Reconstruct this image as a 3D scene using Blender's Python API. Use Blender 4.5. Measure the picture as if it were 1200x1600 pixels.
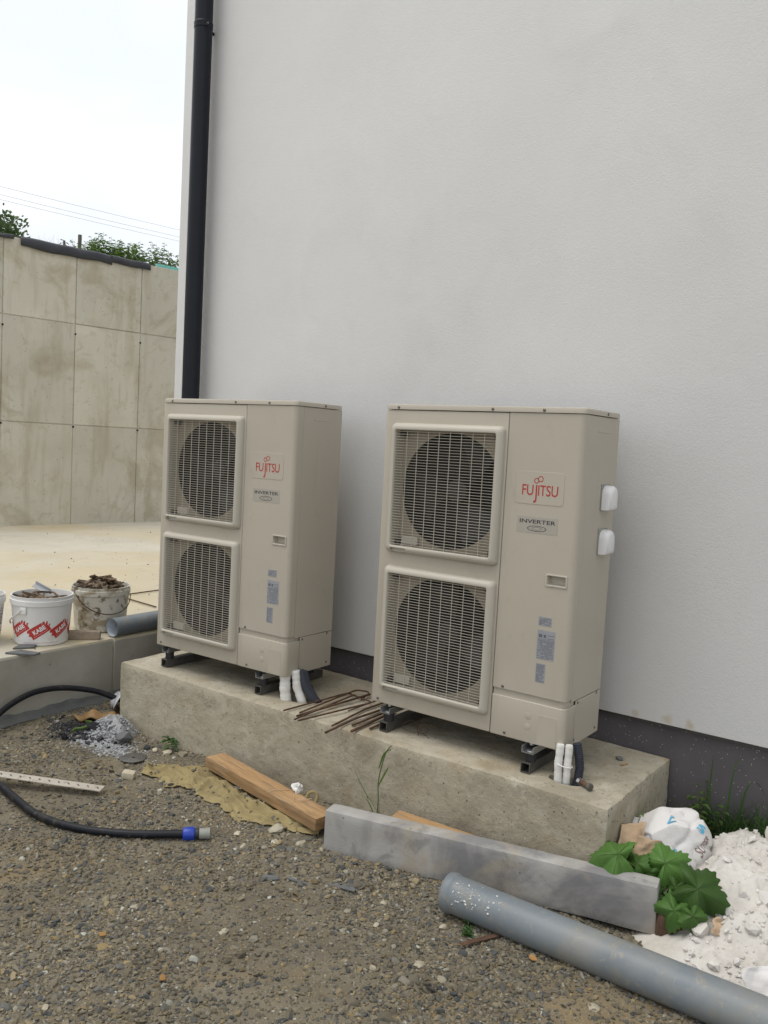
import bpy, bmesh, math, random
import numpy as np
from mathutils import Vector, Matrix, noise as mnoise

random.seed(7)
rng = np.random.default_rng(11)
scene = bpy.context.scene
for o in list(bpy.data.objects):
    bpy.data.objects.remove(o)
R = math.radians

# ------------------------------------------------------------------ camera
cam_data = bpy.data.cameras.new('camera')
cam = bpy.data.objects.new('camera', cam_data)
scene.collection.objects.link(cam)
CAM = Vector((2.1741, -2.9832, 1.1150))
yaw, pitch, roll = -0.6266, -0.0776, 0.0534
fwd = Vector((math.sin(yaw) * math.cos(pitch), math.cos(yaw) * math.cos(pitch), math.sin(pitch)))
rgt = Vector((math.cos(yaw), -math.sin(yaw), 0))
upv = rgt.cross(fwd)
r2 = math.cos(roll) * rgt + math.sin(roll) * upv
u2 = -math.sin(roll) * rgt + math.cos(roll) * upv
cam.matrix_world = Matrix(((r2.x, u2.x, -fwd.x, CAM.x), (r2.y, u2.y, -fwd.y, CAM.y), (r2.z, u2.z, -fwd.z, CAM.z), (0, 0, 0, 1)))
cam_data.sensor_fit = 'VERTICAL'
cam_data.sensor_height = 36.0
cam_data.lens = 1344.4 / 1600 * 36.0
cam_data.clip_end = 2000
cam_data.clip_start = 0.05
scene.camera = cam
scene.render.resolution_x, scene.render.resolution_y = 768, 1024

# ------------------------------------------------------------------ sky and sun (overcast)
SUN_EL, SUN_AZ = R(70), R(222)          # azimuth measured clockwise from +y: behind the camera, to its left
world = bpy.data.worlds.new('World')
scene.world = world
world.use_nodes = True
wn, wl = world.node_tree.nodes, world.node_tree.links
wn.clear()
w_out = wn.new('ShaderNodeOutputWorld')
w_bg = wn.new('ShaderNodeBackground')
w_bg.inputs['Strength'].default_value = 0.1
w_sky = wn.new('ShaderNodeTexSky')
w_sky.sky_type = 'NISHITA'
w_sky.sun_disc = False
w_sky.sun_elevation = SUN_EL
w_sky.sun_rotation = SUN_AZ
w_sky.dust_density = 4.0
w_tc = wn.new('ShaderNodeTexCoord')
w_map = wn.new('ShaderNodeMapping')
w_map.inputs['Scale'].default_value = (1, 1, 2.2)
w_noise = wn.new('ShaderNodeTexNoise')
w_noise.inputs['Scale'].default_value = 2.3
w_noise.inputs['Detail'].default_value = 5
w_ramp = wn.new('ShaderNodeValToRGB')
w_ramp.color_ramp.elements[0].position = 0.36
w_ramp.color_ramp.elements[0].color = (0.83, 0.875, 0.93, 1)
w_ramp.color_ramp.elements[1].position = 0.62
w_ramp.color_ramp.elements[1].color = (1.0, 1.0, 0.985, 1)
w_mul = wn.new('ShaderNodeVectorMath')
w_mul.operation = 'SCALE'
w_mul.inputs['Scale'].default_value = 12.3
w_mix = wn.new('ShaderNodeMixRGB')
w_mix.inputs['Fac'].default_value = 0.9
wl.new(w_tc.outputs['Generated'], w_map.inputs['Vector'])
wl.new(w_map.outputs['Vector'], w_noise.inputs['Vector'])
wl.new(w_noise.outputs['Fac'], w_ramp.inputs['Fac'])
wl.new(w_ramp.outputs['Color'], w_mul.inputs[0])
wl.new(w_sky.outputs['Color'], w_mix.inputs['Color1'])
wl.new(w_mul.outputs['Vector'], w_mix.inputs['Color2'])
wl.new(w_mix.outputs['Color'], w_bg.inputs['Color'])
wl.new(w_bg.outputs['Background'], w_out.inputs['Surface'])

sun_data = bpy.data.lights.new('sun', 'SUN')
sun_data.energy = 1.5
sun_data.angle = R(35)
sun_data.color = (1.0, 0.96, 0.90)
sun = bpy.data.objects.new('sun', sun_data)
scene.collection.objects.link(sun)
to_sun = Vector((math.sin(SUN_AZ) * math.cos(SUN_EL), math.cos(SUN_AZ) * math.cos(SUN_EL), math.sin(SUN_EL)))
sun.rotation_euler = (-to_sun).to_track_quat('-Z', 'Y').to_euler()

scene.view_settings.view_transform = 'Standard'
scene.view_settings.look = 'None'
scene.view_settings.exposure = 0.0
scene.view_settings.gamma = 1.0
scene.view_settings.use_curve_mapping = False


# ------------------------------------------------------------------ helpers
def lin(r, g, b):
    f = lambda c: (c / 255 / 12.92) if c / 255 <= 0.04045 else ((c / 255 + 0.055) / 1.055) ** 2.4
    return (f(r), f(g), f(b), 1)


def put(name, me, mat=None, parent=None, loc=None, rot=None):
    o = bpy.data.objects.new(name, me)
    scene.collection.objects.link(o)
    if mat is not None and me is not None:
        if len(me.materials) == 0:
            me.materials.append(mat)
        else:
            me.materials[0] = mat
    if parent is not None:
        o.parent = parent
    if loc is not None:
        o.location = loc
    if rot is not None:
        o.rotation_euler = rot
    return o


def mesh(V, F, smooth=None, name='mesh'):
    me = bpy.data.meshes.new(name)
    me.from_pydata([tuple(v) for v in V], [], F)
    me.validate()
    if smooth is not None:
        me.shade_smooth()
        if smooth < 180:
            me.set_sharp_from_angle(angle=R(smooth))
    return me


def tag(o, label, cat, group=None):
    o['label'] = label
    o['category'] = cat
    if group:
        o['group'] = group
    return o


def kind(o, k):
    o['kind'] = k
    return o


def thing(name, label, cat, loc=(0, 0, 0), rotz=0.0, group=None):
    o = bpy.data.objects.new(name, None)
    o.empty_display_size = 0.05
    scene.collection.objects.link(o)
    o.location = loc
    o.rotation_euler = (0, 0, rotz)
    return tag(o, label, cat, group)


def bev(me, w, seg=2, smooth=40, ang=30):
    bm = bmesh.new()
    bm.from_mesh(me)
    bmesh.ops.recalc_face_normals(bm, faces=bm.faces)
    es = [e for e in bm.edges if len(e.link_faces) == 2 and e.calc_face_angle(0) > R(ang)]
    bmesh.ops.bevel(bm, geom=es, offset=w, segments=seg, profile=0.5, affect='EDGES', clamp_overlap=True)
    bm.to_mesh(me)
    bm.free()
    me.shade_smooth()
    me.set_sharp_from_angle(angle=R(smooth))
    return me


class G:
    """collects vertices and faces of one mesh"""
    def __init__(s):
        s.V, s.F = [], []

    def add(s, V, F):
        n = len(s.V)
        s.V += [tuple(v) for v in V]
        s.F += [tuple(i + n for i in f) for f in F]
        return s

    def box(s, x0, x1, y0, y1, z0, z1):
        return s.add([(x0, y0, z0), (x1, y0, z0), (x1, y1, z0), (x0, y1, z0), (x0, y0, z1), (x1, y0, z1), (x1, y1, z1), (x0, y1, z1)],
                     [(0, 3, 2, 1), (4, 5, 6, 7), (0, 1, 5, 4), (1, 2, 6, 5), (2, 3, 7, 6), (3, 0, 4, 7)])

    def tube(s, pts, r, n=8, cap=True, r_list=None):
        P = [Vector(p) for p in pts]
        m = len(P)
        T = [(P[min(i + 1, m - 1)] - P[max(i - 1, 0)]).normalized() for i in range(m)]
        a = Vector((0, 0, 1)) if abs(T[0].z) < 0.9 else Vector((1, 0, 0))
        u = T[0].cross(a).normalized()
        V = []
        for i in range(m):
            u = (u - T[i] * u.dot(T[i]))
            if u.length < 1e-6:
                u = T[i].orthogonal()
            u.normalize()
            v = T[i].cross(u)
            rr = r_list[i] if r_list else r
            for k in range(n):
                t = 2 * math.pi * k / n
                V.append(P[i] + (u * math.cos(t) + v * math.sin(t)) * rr)
        F = [(i * n + k, i * n + (k + 1) % n, (i + 1) * n + (k + 1) % n, (i + 1) * n + k) for i in range(m - 1) for k in range(n)]
        if cap:
            F.append(tuple(range(n - 1, -1, -1)))
            F.append(tuple((m - 1) * n + k for k in range(n)))
        return s.add(V, F)

    def lathe(s, prof, n=32, M=None, close=False):
        V = []
        for (r, z) in prof:
            for k in range(n):
                t = 2 * math.pi * k / n
                p = Vector((r * math.cos(t), r * math.sin(t), z))
                V.append(M @ p if M else p)
        m = len(prof)
        F = [(i * n + k, i * n + (k + 1) % n, (i + 1) * n + (k + 1) % n, (i + 1) * n + k) for i in range(m - 1) for k in range(n)]
        if close:
            F += [((m - 1) * n + k, (m - 1) * n + (k + 1) % n, (k + 1) % n, k) for k in range(n)]
        else:
            if prof[0][0] > 1e-6:
                F.append(tuple(range(n - 1, -1, -1)))
            if prof[-1][0] > 1e-6:
                F.append(tuple((m - 1) * n + k for k in range(n)))
        return s.add(V, F)

    def me(s, smooth=None):
        return mesh(s.V, s.F, smooth)


def bbox(x0, x1, y0, y1, z0, z1, w=0.002, seg=2):
    return bev(G().box(x0, x1, y0, y1, z0, z1).me(), w, seg)


def prism(outline, y0, y1, axis='y'):
    """outline in (x, z), extruded along y"""
    n = len(outline)
    V = [(x, y0, z) for x, z in outline] + [(x, y1, z) for x, z in outline]
    F = [tuple(range(n)), tuple(range(2 * n - 1, n - 1, -1))] + [(i, n + i, n + (i + 1) % n, (i + 1) % n) for i in range(n)]
    return mesh(V, F)


def rrect(x0, x1, z0, z1, r, seg=4):
    out = []
    for cx, cz, a0 in ((x1 - r, z1 - r, 0), (x0 + r, z1 - r, 90), (x0 + r, z0 + r, 180), (x1 - r, z0 + r, 270)):
        for k in range(seg + 1):
            t = R(a0 + 90 * k / seg)
            out.append((cx + r * math.cos(t), cz + r * math.sin(t)))
    return out


def cut(o, cutters):
    """real boolean holes: the result replaces the mesh, the cutters are removed"""
    mods = []
    for x in [o] + list(cutters):
        bm = bmesh.new()
        bm.from_mesh(x.data)
        bmesh.ops.recalc_face_normals(bm, faces=bm.faces)
        bm.to_mesh(x.data)
        bm.free()
    for c in cutters:
        m = o.modifiers.new('cut', 'BOOLEAN')
        m.operation = 'DIFFERENCE'
        m.solver = 'EXACT'
        m.object = c
    bpy.context.view_layer.update()
    dg = bpy.context.evaluated_depsgraph_get()
    new = bpy.data.meshes.new_from_object(o.evaluated_get(dg))
    o.modifiers.clear()
    o.data = new
    for c in cutters:
        bpy.data.objects.remove(c)
    return o


def text_geo(body, size, align='CENTER', bold=0.0, spacing=1.0):
    cu = bpy.data.curves.new('t', 'FONT')
    cu.body = body
    cu.size = size
    cu.align_x = align
    cu.offset = bold
    cu.space_character = spacing
    cu.resolution_u = 4
    o = bpy.data.objects.new('t', cu)
    scene.collection.objects.link(o)
    bpy.context.view_layer.update()
    dg = bpy.context.evaluated_depsgraph_get()
    me = bpy.data.meshes.new_from_object(o.evaluated_get(dg))
    V = [v.co.copy() for v in me.vertices]
    F = [tuple(p.vertices) for p in me.polygons]
    bpy.data.objects.remove(o)
    bpy.data.curves.remove(cu)
    bpy.data.meshes.remove(me)
    return V, F


def _h(ix, iy, s):
    v = np.sin(ix * 127.1 + iy * 311.7 + s * 74.7) * 43758.5453
    return v - np.floor(v)


def vn(x, y, s=0):
    ix, iy = np.floor(x), np.floor(y)
    fx, fy = x - ix, y - iy
    fx, fy = fx * fx * (3 - 2 * fx), fy * fy * (3 - 2 * fy)
    a, b, c, d = _h(ix, iy, s), _h(ix + 1, iy, s), _h(ix, iy + 1, s), _h(ix + 1, iy + 1, s)
    return (a + (b - a) * fx) * (1 - fy) + (c + (d - c) * fx) * fy


def fbm(x, y, s=0, o=4):
    t, a, n = 0, 0.5, 0
    for k in range(o):
        t = t + a * vn(x * 2 ** k, y * 2 ** k, s + k)
        n += a
        a *= 0.5
    return t / n


GZ = -0.455


def gh(x, y):
    x, y = np.asarray(x, float), np.asarray(y, float)
    near = np.clip((7 - np.hypot(x, y + 1)) / 3, 0, 1)
    return GZ - 0.028 * np.exp(-(((x - 1.2) / 0.35) ** 2 + ((y + 0.22) / 0.16) ** 2)) + near * (0.035 * (fbm(x * 1.6 + 5, y * 1.6, 3, 3) - 0.5) + 0.014 * (fbm(x * 9, y * 9, 9, 3) - 0.5))


def g1(x, y):
    return float(gh(x, y))


# ------------------------------------------------------------------ materials
def material(name, stops, scale=6.0, detail=6, rough=0.7, bump=None, stains=None, metallic=0.0, spots=None,
             coord='Object', stretch=None, rnd=0.0, spec=0.5, distort=0.0, streaks=None):
    m = bpy.data.materials.new(name)
    m.use_nodes = True
    n, l = m.node_tree.nodes, m.node_tree.links
    bs = n['Principled BSDF']
    bs.inputs['Roughness'].default_value = rough
    bs.inputs['Metallic'].default_value = metallic
    bs.inputs['Specular IOR Level'].default_value = spec
    tc = n.new('ShaderNodeTexCoord')
    vec = tc.outputs[coord]
    if stretch:
        mp = n.new('ShaderNodeMapping')
        mp.inputs['Scale'].default_value = stretch
        l.new(vec, mp.inputs['Vector'])
        vec = mp.outputs['Vector']

    def nz(sc, det, dis=0.0, v=None):
        t = n.new('ShaderNodeTexNoise')
        t.inputs['Scale'].default_value = sc
        t.inputs['Detail'].default_value = det
        t.inputs['Roughness'].default_value = 0.62
        t.inputs['Distortion'].default_value = dis
        l.new(v or vec, t.inputs['Vector'])
        return t.outputs['Fac']

    def rmp(src, st):
        r = n.new('ShaderNodeValToRGB')
        e = r.color_ramp.elements
        e[0].position, e[0].color = st[0][0], tuple(st[0][1][:3]) + (1,)
        e[1].position, e[1].color = st[-1][0], tuple(st[-1][1][:3]) + (1,)
        for p, c in st[1:-1]:
            k = e.new(p)
            k.color = tuple(c[:3]) + (1,)
        l.new(src, r.inputs['Fac'])
        return r.outputs['Color']

    col = rmp(nz(scale, detail, distort), stops)

    def mixin(col, fac, c2, mode='MIX'):
        x = n.new('ShaderNodeMixRGB')
        x.blend_type = mode
        l.new(fac, x.inputs['Fac'])
        l.new(col, x.inputs['Color1'])
        if isinstance(c2, tuple):
            x.inputs['Color2'].default_value = tuple(c2[:3]) + (1,)
        else:
            l.new(c2, x.inputs['Color2'])
        return x.outputs['Color']

    for st in (stains or []):          # (scale, lo, hi, colour, strength)
        f = rmp(nz(st[0], 5, 0.6), [(st[1], (0, 0, 0)), (st[2], (st[4],) * 3)])
        col = mixin(col, f, st[3])
    for st in (streaks or []):         # vertical runs: (scale, lo, hi, colour, strength)
        mp = n.new('ShaderNodeMapping')
        mp.inputs['Scale'].default_value = (1, 1, 0.13)
        l.new(tc.outputs[coord], mp.inputs['Vector'])
        f = rmp(nz(st[0], 4, 0.3, mp.outputs['Vector']), [(st[1], (0, 0, 0)), (st[2], (st[4],) * 3)])
        col = mixin(col, f, st[3])
    height = None
    for sp in (spots or []):           # (scale, radius, colour, density 0..1, strength)
        vo = n.new('ShaderNodeTexVoronoi')
        vo.inputs['Scale'].default_value = sp[0]
        l.new(vec, vo.inputs['Vector'])
        lt = n.new('ShaderNodeMath')
        lt.operation = 'LESS_THAN'
        lt.inputs[1].default_value = sp[1]
        l.new(vo.outputs['Distance'], lt.inputs[0])
        sepx = n.new('ShaderNodeSeparateColor')
        l.new(vo.outputs['Color'], sepx.inputs['Color'])
        l2 = n.new('ShaderNodeMath')
        l2.operation = 'LESS_THAN'
        l2.inputs[1].default_value = sp[3]
        l.new(sepx.outputs[0], l2.inputs[0])
        mu = n.new('ShaderNodeMath')
        mu.operation = 'MULTIPLY'
        l.new(lt.outputs[0], mu.inputs[0])
        l.new(l2.outputs[0], mu.inputs[1])
        m3 = n.new('ShaderNodeMath')
        m3.operation = 'MULTIPLY'
        l.new(mu.outputs[0], m3.inputs[0])
        m3.inputs[1].default_value = sp[4]
        col = mixin(col, m3.outputs[0], sp[2])
    if rnd:
        oi = n.new('ShaderNodeObjectInfo')
        mr = n.new('ShaderNodeMapRange')
        mr.inputs['To Min'].default_value = 1 - rnd
        mr.inputs['To Max'].default_value = 1 + rnd
        l.new(oi.outputs['Random'], mr.inputs['Value'])
        vm = n.new('ShaderNodeVectorMath')
        vm.operation = 'SCALE'
        l.new(col, vm.inputs[0])
        l.new(mr.outputs[0], vm.inputs['Scale'])
        col = vm.outputs['Vector']
    l.new(col, bs.inputs['Base Color'])
    prev = None
    for b in (bump or []):             # (scale, detail, strength, distance)
        bp = n.new('ShaderNodeBump')
        bp.inputs['Strength'].default_value = b[2]
        bp.inputs['Distance'].default_value = b[3]
        l.new(nz(b[0], b[1]), bp.inputs['Height'])
        if prev:
            l.new(prev, bp.inputs['Normal'])
        prev = bp.outputs['Normal']
    if prev:
        l.new(prev, bs.inputs['Normal'])
    return m


def plain(name, c, rough=0.5, var=0.08, scale=20, metallic=0.0, bump=None, spec=0.5, stains=None, rnd=0.0):
    a = tuple(x * (1 - var) for x in c[:3])
    b = tuple(min(1, x * (1 + var)) for x in c[:3])
    return material(name, [(0.3, a), (0.7, b)], scale=scale, rough=rough, metallic=metallic, bump=bump, spec=spec, stains=stains, rnd=rnd)


MT = {}
MT['render'] = material('white_render', [(0.3, (0.685, 0.685, 0.685)), (0.7, (0.735, 0.737, 0.738))], scale=1.2, rough=0.95,
                        bump=[(260, 3, 0.35, 0.004), (90, 2, 0.18, 0.004)], stains=[(0.8, 0.5, 0.8, (0.60, 0.60, 0.585), 0.35), (2.5, 0.55, 0.75, (0.63, 0.63, 0.62), 0.4)], spec=0.2)
def spot_stains(m, pts, colour):
    n, l = m.node_tree.nodes, m.node_tree.links
    bs = n['Principled BSDF']
    src = bs.inputs['Base Color'].links[0].from_socket
    tc = n.new('ShaderNodeTexCoord')
    nz = n.new('ShaderNodeTexNoise')
    nz.inputs['Scale'].default_value = 28
    nz.inputs['Detail'].default_value = 5
    l.new(tc.outputs['Object'], nz.inputs['Vector'])
    for (x, y, z, r, k) in pts:
        d = n.new('ShaderNodeVectorMath')
        d.operation = 'DISTANCE'
        d.inputs[1].default_value = (x, y, z)
        l.new(tc.outputs['Object'], d.inputs[0])
        ad = n.new('ShaderNodeMath')
        ad.operation = 'MULTIPLY_ADD'
        l.new(nz.outputs['Fac'], ad.inputs[0])
        ad.inputs[1].default_value = r * 2.2
        l.new(d.outputs['Value'], ad.inputs[2])
        mr = n.new('ShaderNodeMapRange')
        mr.inputs['From Min'].default_value = r * 2.2
        mr.inputs['From Max'].default_value = r * 1.3
        mr.inputs['To Max'].default_value = k
        l.new(ad.outputs[0], mr.inputs['Value'])
        mx = n.new('ShaderNodeMixRGB')
        mx.inputs['Color2'].default_value = colour
        l.new(mr.outputs[0], mx.inputs['Fac'])
        l.new(src, mx.inputs['Color1'])
        src = mx.outputs['Color']
    l.new(src, bs.inputs['Base Color'])


spot_stains(MT['render'], [(1.125, 0.53, 0.052, 0.028, 0.5), (1.215, 0.53, 0.050, 0.022, 0.6), (0.985, 0.53, 0.050, 0.018, 0.4)], (0.52, 0.43, 0.24, 1))
MT['base'] = material('grey_base_coat', [(0.3, (0.080, 0.073, 0.080)), (0.7, (0.110, 0.102, 0.108))], scale=4, rough=0.85,
                      bump=[(180, 3, 0.25, 0.003)], spots=[(120, 0.20, (0.62, 0.62, 0.60), 0.12, 0.8), (40, 0.06, (0.62, 0.62, 0.6), 0.25, 0.8)],
                      stains=[(2.2, 0.55, 0.75, (0.12, 0.11, 0.105), 0.5)])
MT['concrete_wall'] = material('formwork_concrete', [(0.25, (0.485, 0.458, 0.378)), (0.5, (0.56, 0.535, 0.452)), (0.75, (0.60, 0.582, 0.51))], scale=1.4, rough=0.9, detail=8,
                               streaks=[(5.0, 0.53, 0.70, (0.37, 0.325, 0.235), 0.5), (13.0, 0.58, 0.72, (0.40, 0.355, 0.265), 0.45)],
                               stains=[(1.1, 0.52, 0.62, (0.36, 0.31, 0.21), 0.6), (0.9, 0.54, 0.66, (0.66, 0.63, 0.53), 0.6), (7, 0.56, 0.66, (0.40, 0.35, 0.25), 0.4)],
                               bump=[(40, 5, 0.2, 0.006)], spots=[(16, 0.10, (0.10, 0.09, 0.07), 0.25, 0.6)], rnd=0.07)
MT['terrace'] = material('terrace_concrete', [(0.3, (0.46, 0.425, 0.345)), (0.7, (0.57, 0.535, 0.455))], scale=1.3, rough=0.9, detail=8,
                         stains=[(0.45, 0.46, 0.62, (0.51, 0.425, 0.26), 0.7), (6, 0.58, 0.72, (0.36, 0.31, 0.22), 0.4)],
                         bump=[(50, 4, 0.25, 0.004)], spots=[(14, 0.08, (0.12, 0.10, 0.08), 0.22, 0.7)])
MT['plinth'] = material('plinth_concrete', [(0.25, (0.31, 0.275, 0.200)), (0.5, (0.40, 0.36, 0.275)), (0.75, (0.48, 0.44, 0.35))], scale=3.2, rough=0.92, detail=9, distort=0.4,
                        stains=[(2.3, 0.55, 0.68, (0.33, 0.235, 0.12), 0.65), (5.0, 0.57, 0.68, (0.52, 0.49, 0.41), 0.6), (1.5, 0.52, 0.66, (0.22, 0.19, 0.135), 0.65), (26, 0.54, 0.64, (0.24, 0.21, 0.15), 0.45)],
                        bump=[(22, 6, 0.5, 0.014), (140, 3, 0.4, 0.004)], spots=[(30, 0.13, (0.10, 0.09, 0.07), 0.32, 0.8), (75, 0.20, (0.13, 0.115, 0.09), 0.30, 0.75), (48, 0.16, (0.56, 0.53, 0.46), 0.12, 0.6)])
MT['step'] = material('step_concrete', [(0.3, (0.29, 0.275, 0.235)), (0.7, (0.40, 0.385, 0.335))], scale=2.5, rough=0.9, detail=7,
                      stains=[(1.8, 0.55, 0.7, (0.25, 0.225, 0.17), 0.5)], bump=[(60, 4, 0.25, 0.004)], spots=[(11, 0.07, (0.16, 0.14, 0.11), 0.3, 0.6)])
MT['post_concrete'] = material('post_concrete', [(0.3, (0.30, 0.29, 0.275)), (0.7, (0.42, 0.41, 0.39))], scale=4, rough=0.85, detail=8,
                               stains=[(3.0, 0.50, 0.64, (0.145, 0.145, 0.158), 0.7), (4.5, 0.54, 0.68, (0.36, 0.31, 0.235), 0.65), (12, 0.56, 0.66, (0.18, 0.175, 0.17), 0.55)],
                               streaks=[(9, 0.58, 0.72, (0.24, 0.235, 0.23), 0.5)],
                               bump=[(30, 6, 0.3, 0.006), (160, 3, 0.2, 0.002)], spots=[(26, 0.12, (0.14, 0.13, 0.12), 0.2, 0.7)])
MT['unit'] = material('beige_powder_coat', [(0.3, (0.438, 0.400, 0.332)), (0.7, (0.458, 0.419, 0.350))], scale=3, rough=0.42, bump=[(420, 2, 0.04, 0.001)],
                      stains=[(1.6, 0.50, 0.72, (0.385, 0.350, 0.280), 0.5), (9, 0.60, 0.74, (0.36, 0.325, 0.255), 0.35)],
                      streaks=[(14, 0.60, 0.74, (0.37, 0.335, 0.265), 0.35)], spots=[(38, 0.035, (0.24, 0.21, 0.16), 0.35, 0.6), (17, 0.03, (0.55, 0.53, 0.48), 0.3, 0.7)])
MT['unit_trim'] = plain('beige_plastic', (0.465, 0.435, 0.368), rough=0.45, var=0.02, scale=3)
MT['surround'] = plain('shade_tinted_panel', (0.270, 0.230, 0.172), rough=0.6, var=0.05, scale=4)  # casing beige darkened: shade behind the grilles painted into the colour
MT['black'] = plain('black_plastic', (0.016, 0.016, 0.017), rough=0.5)
MT['inner'] = plain('dark_cavity', (0.010, 0.010, 0.010), rough=0.8)
MT['seam'] = plain('seam_metal', (0.05, 0.046, 0.04), rough=0.7)
MT['screw'] = plain('screw_steel', (0.16, 0.15, 0.14), rough=0.4, metallic=0.8)
MT['red'] = plain('red_print', (0.42, 0.030, 0.026), rough=0.5, var=0.03)
MT['dark_print'] = plain('dark_print', (0.05, 0.05, 0.055), rough=0.5)
MT['grey_label'] = plain('grey_label', (0.385, 0.36, 0.31), rough=0.35, var=0.02)
MT['white_plastic'] = plain('white_plastic', (0.74, 0.74, 0.75), rough=0.35, var=0.02)
MT['steel'] = plain('tube_steel', (0.13, 0.125, 0.115), rough=0.5, metallic=0.55, var=0.3, scale=30)
MT['zinc'] = plain('zinc_steel', (0.55, 0.56, 0.57), rough=0.32, metallic=0.9, var=0.15, scale=60)
MT['rubber'] = plain('black_rubber', (0.018, 0.018, 0.021), rough=0.6)
MT['lagging'] = plain('white_lagging', (0.70, 0.69, 0.66), rough=0.6, var=0.06, scale=25, stains=[(14, 0.55, 0.75, (0.5, 0.46, 0.38), 0.5)])
MT['foam'] = plain('dark_foam', (0.035, 0.040, 0.055), rough=0.85)
MT['rust'] = material('rusty_steel', [(0.3, (0.052, 0.027, 0.016)), (0.55, (0.095, 0.050, 0.029)), (0.75, (0.145, 0.085, 0.050))], scale=35, rough=0.9, bump=[(160, 4, 0.5, 0.002)])
MT['downpipe'] = plain('dark_blue_pipe', (0.010, 0.012, 0.019), rough=0.38, var=0.1, scale=5, spec=0.22)
MT['pvc'] = plain('grey_pvc', (0.155, 0.180, 0.200), rough=0.5, var=0.09, scale=4, stains=[(3, 0.48, 0.70, (0.25, 0.245, 0.22), 0.6), (14, 0.54, 0.68, (0.24, 0.22, 0.17), 0.5), (40, 0.58, 0.68, (0.30, 0.27, 0.21), 0.5)], bump=[(60, 4, 0.12, 0.002)])
MT['pvc_inner'] = plain('pale_pvc', (0.50, 0.55, 0.60), rough=0.5)
MT['bucket'] = plain('white_bucket', (0.66, 0.66, 0.65), rough=0.4, var=0.03, scale=6, stains=[(9, 0.56, 0.7, (0.48, 0.43, 0.34), 0.5)])
MT['dirty_bucket'] = material('cement_stained_bucket', [(0.3, (0.50, 0.48, 0.41)), (0.7, (0.60, 0.58, 0.52))], scale=6, rough=0.7,
                              stains=[(9, 0.47, 0.56, (0.27, 0.215, 0.135), 0.85), (15, 0.56, 0.62, (0.10, 0.075, 0.045), 0.85)], bump=[(40, 5, 0.5, 0.004)])
MT['scrap'] = material('dirty_wood', [(0.3, (0.06, 0.042, 0.028)), (0.5, (0.14, 0.10, 0.065)), (0.72, (0.30, 0.22, 0.15))], scale=18, rough=0.9, rnd=0.45, bump=[(90, 4, 0.5, 0.003)])
MT['block_wood'] = plain('grey_old_wood', (0.27, 0.22, 0.165), rough=0.9, var=0.25, scale=20)
MT['wood'] = material('sawn_timber', [(0.3, (0.30, 0.175, 0.075)), (0.5, (0.40, 0.245, 0.115)), (0.72, (0.47, 0.31, 0.16))], scale=9, rough=0.75, detail=8, stretch=(0.6, 7, 7),
                      stains=[(3, 0.50, 0.66, (0.19, 0.115, 0.055), 0.75), (8, 0.52, 0.66, (0.13, 0.10, 0.07), 0.6), (5, 0.58, 0.7, (0.46, 0.34, 0.20), 0.6)], bump=[(14, 6, 0.5, 0.004)], spots=[(9, 0.07, (0.08, 0.04, 0.02), 0.5, 0.85)])
MT['cloth'] = material('mustard_cloth', [(0.3, (0.225, 0.175, 0.080)), (0.6, (0.31, 0.25, 0.120)), (0.8, (0.385, 0.325, 0.185))], scale=9, rough=0.95,
                       bump=[(230, 2, 0.5, 0.002), (30, 4, 0.3, 0.006)], stains=[(6, 0.54, 0.70, (0.15, 0.112, 0.06), 0.65), (15, 0.56, 0.68, (0.17, 0.13, 0.075), 0.6)])
MT['hose'] = plain('black_hose', (0.009, 0.010, 0.014), rough=0.45, spec=0.25, stains=[(9, 0.54, 0.70, (0.075, 0.065, 0.05), 0.45), (40, 0.58, 0.7, (0.10, 0.088, 0.068), 0.4)])
MT['blue'] = plain('blue_fitting', (0.012, 0.045, 0.36), rough=0.4)
MT['grey_fit'] = plain('grey_fitting', (0.27, 0.28, 0.25), rough=0.5)
MT['lath'] = plain('pale_lath', (0.42, 0.385, 0.325), rough=0.6, var=0.12, scale=12, stains=[(20, 0.58, 0.7, (0.22, 0.15, 0.09), 0.6)])
MT['plaster'] = material('plaster_powder', [(0.3, (0.53, 0.50, 0.458)), (0.7, (0.655, 0.63, 0.59))], scale=7, rough=0.98, spec=0.1,
                         bump=[(35, 6, 0.6, 0.010), (160, 3, 0.4, 0.003)], stains=[(5, 0.56, 0.72, (0.50, 0.45, 0.38), 0.5)])
MT['sack'] = material('white_sack', [(0.3, (0.62, 0.60, 0.59)), (0.7, (0.74, 0.725, 0.715))], scale=5, rough=0.7, bump=[(16, 5, 0.4, 0.012), (60, 4, 0.2, 0.004)])
MT['kraft'] = plain('kraft_paper', (0.48, 0.35, 0.23), rough=0.85, var=0.15, scale=10, bump=[(30, 4, 0.4, 0.004)])
MT['blue_print'] = plain('blue_print', (0.10, 0.40, 0.58), rough=0.6)
MT['brown_print'] = plain('brown_print', (0.22, 0.155, 0.13), rough=0.6)
MT['ash'] = material('ash_and_mortar', [(0.3, (0.20, 0.20, 0.205)), (0.7, (0.40, 0.41, 0.42))], scale=14, rough=0.98, bump=[(40, 6, 0.8, 0.012)], spots=[(60, 0.25, (0.03, 0.03, 0.03), 0.22, 0.9)])
MT['char'] = plain('charcoal', (0.02, 0.02, 0.022), rough=0.9, var=0.4, scale=40, bump=[(70, 4, 0.6, 0.004)])
MT['ochre'] = plain('ochre_leather', (0.20, 0.115, 0.04), rough=0.6, var=0.25, scale=18)
MT['bitumen'] = plain('bitumen_sheet', (0.035, 0.037, 0.046), rough=0.6, var=0.2, scale=6, bump=[(25, 5, 0.35, 0.006)])
MT['membrane'] = plain('grey_membrane', (0.115, 0.12, 0.115), rough=0.9, var=0.25, scale=9)
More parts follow.
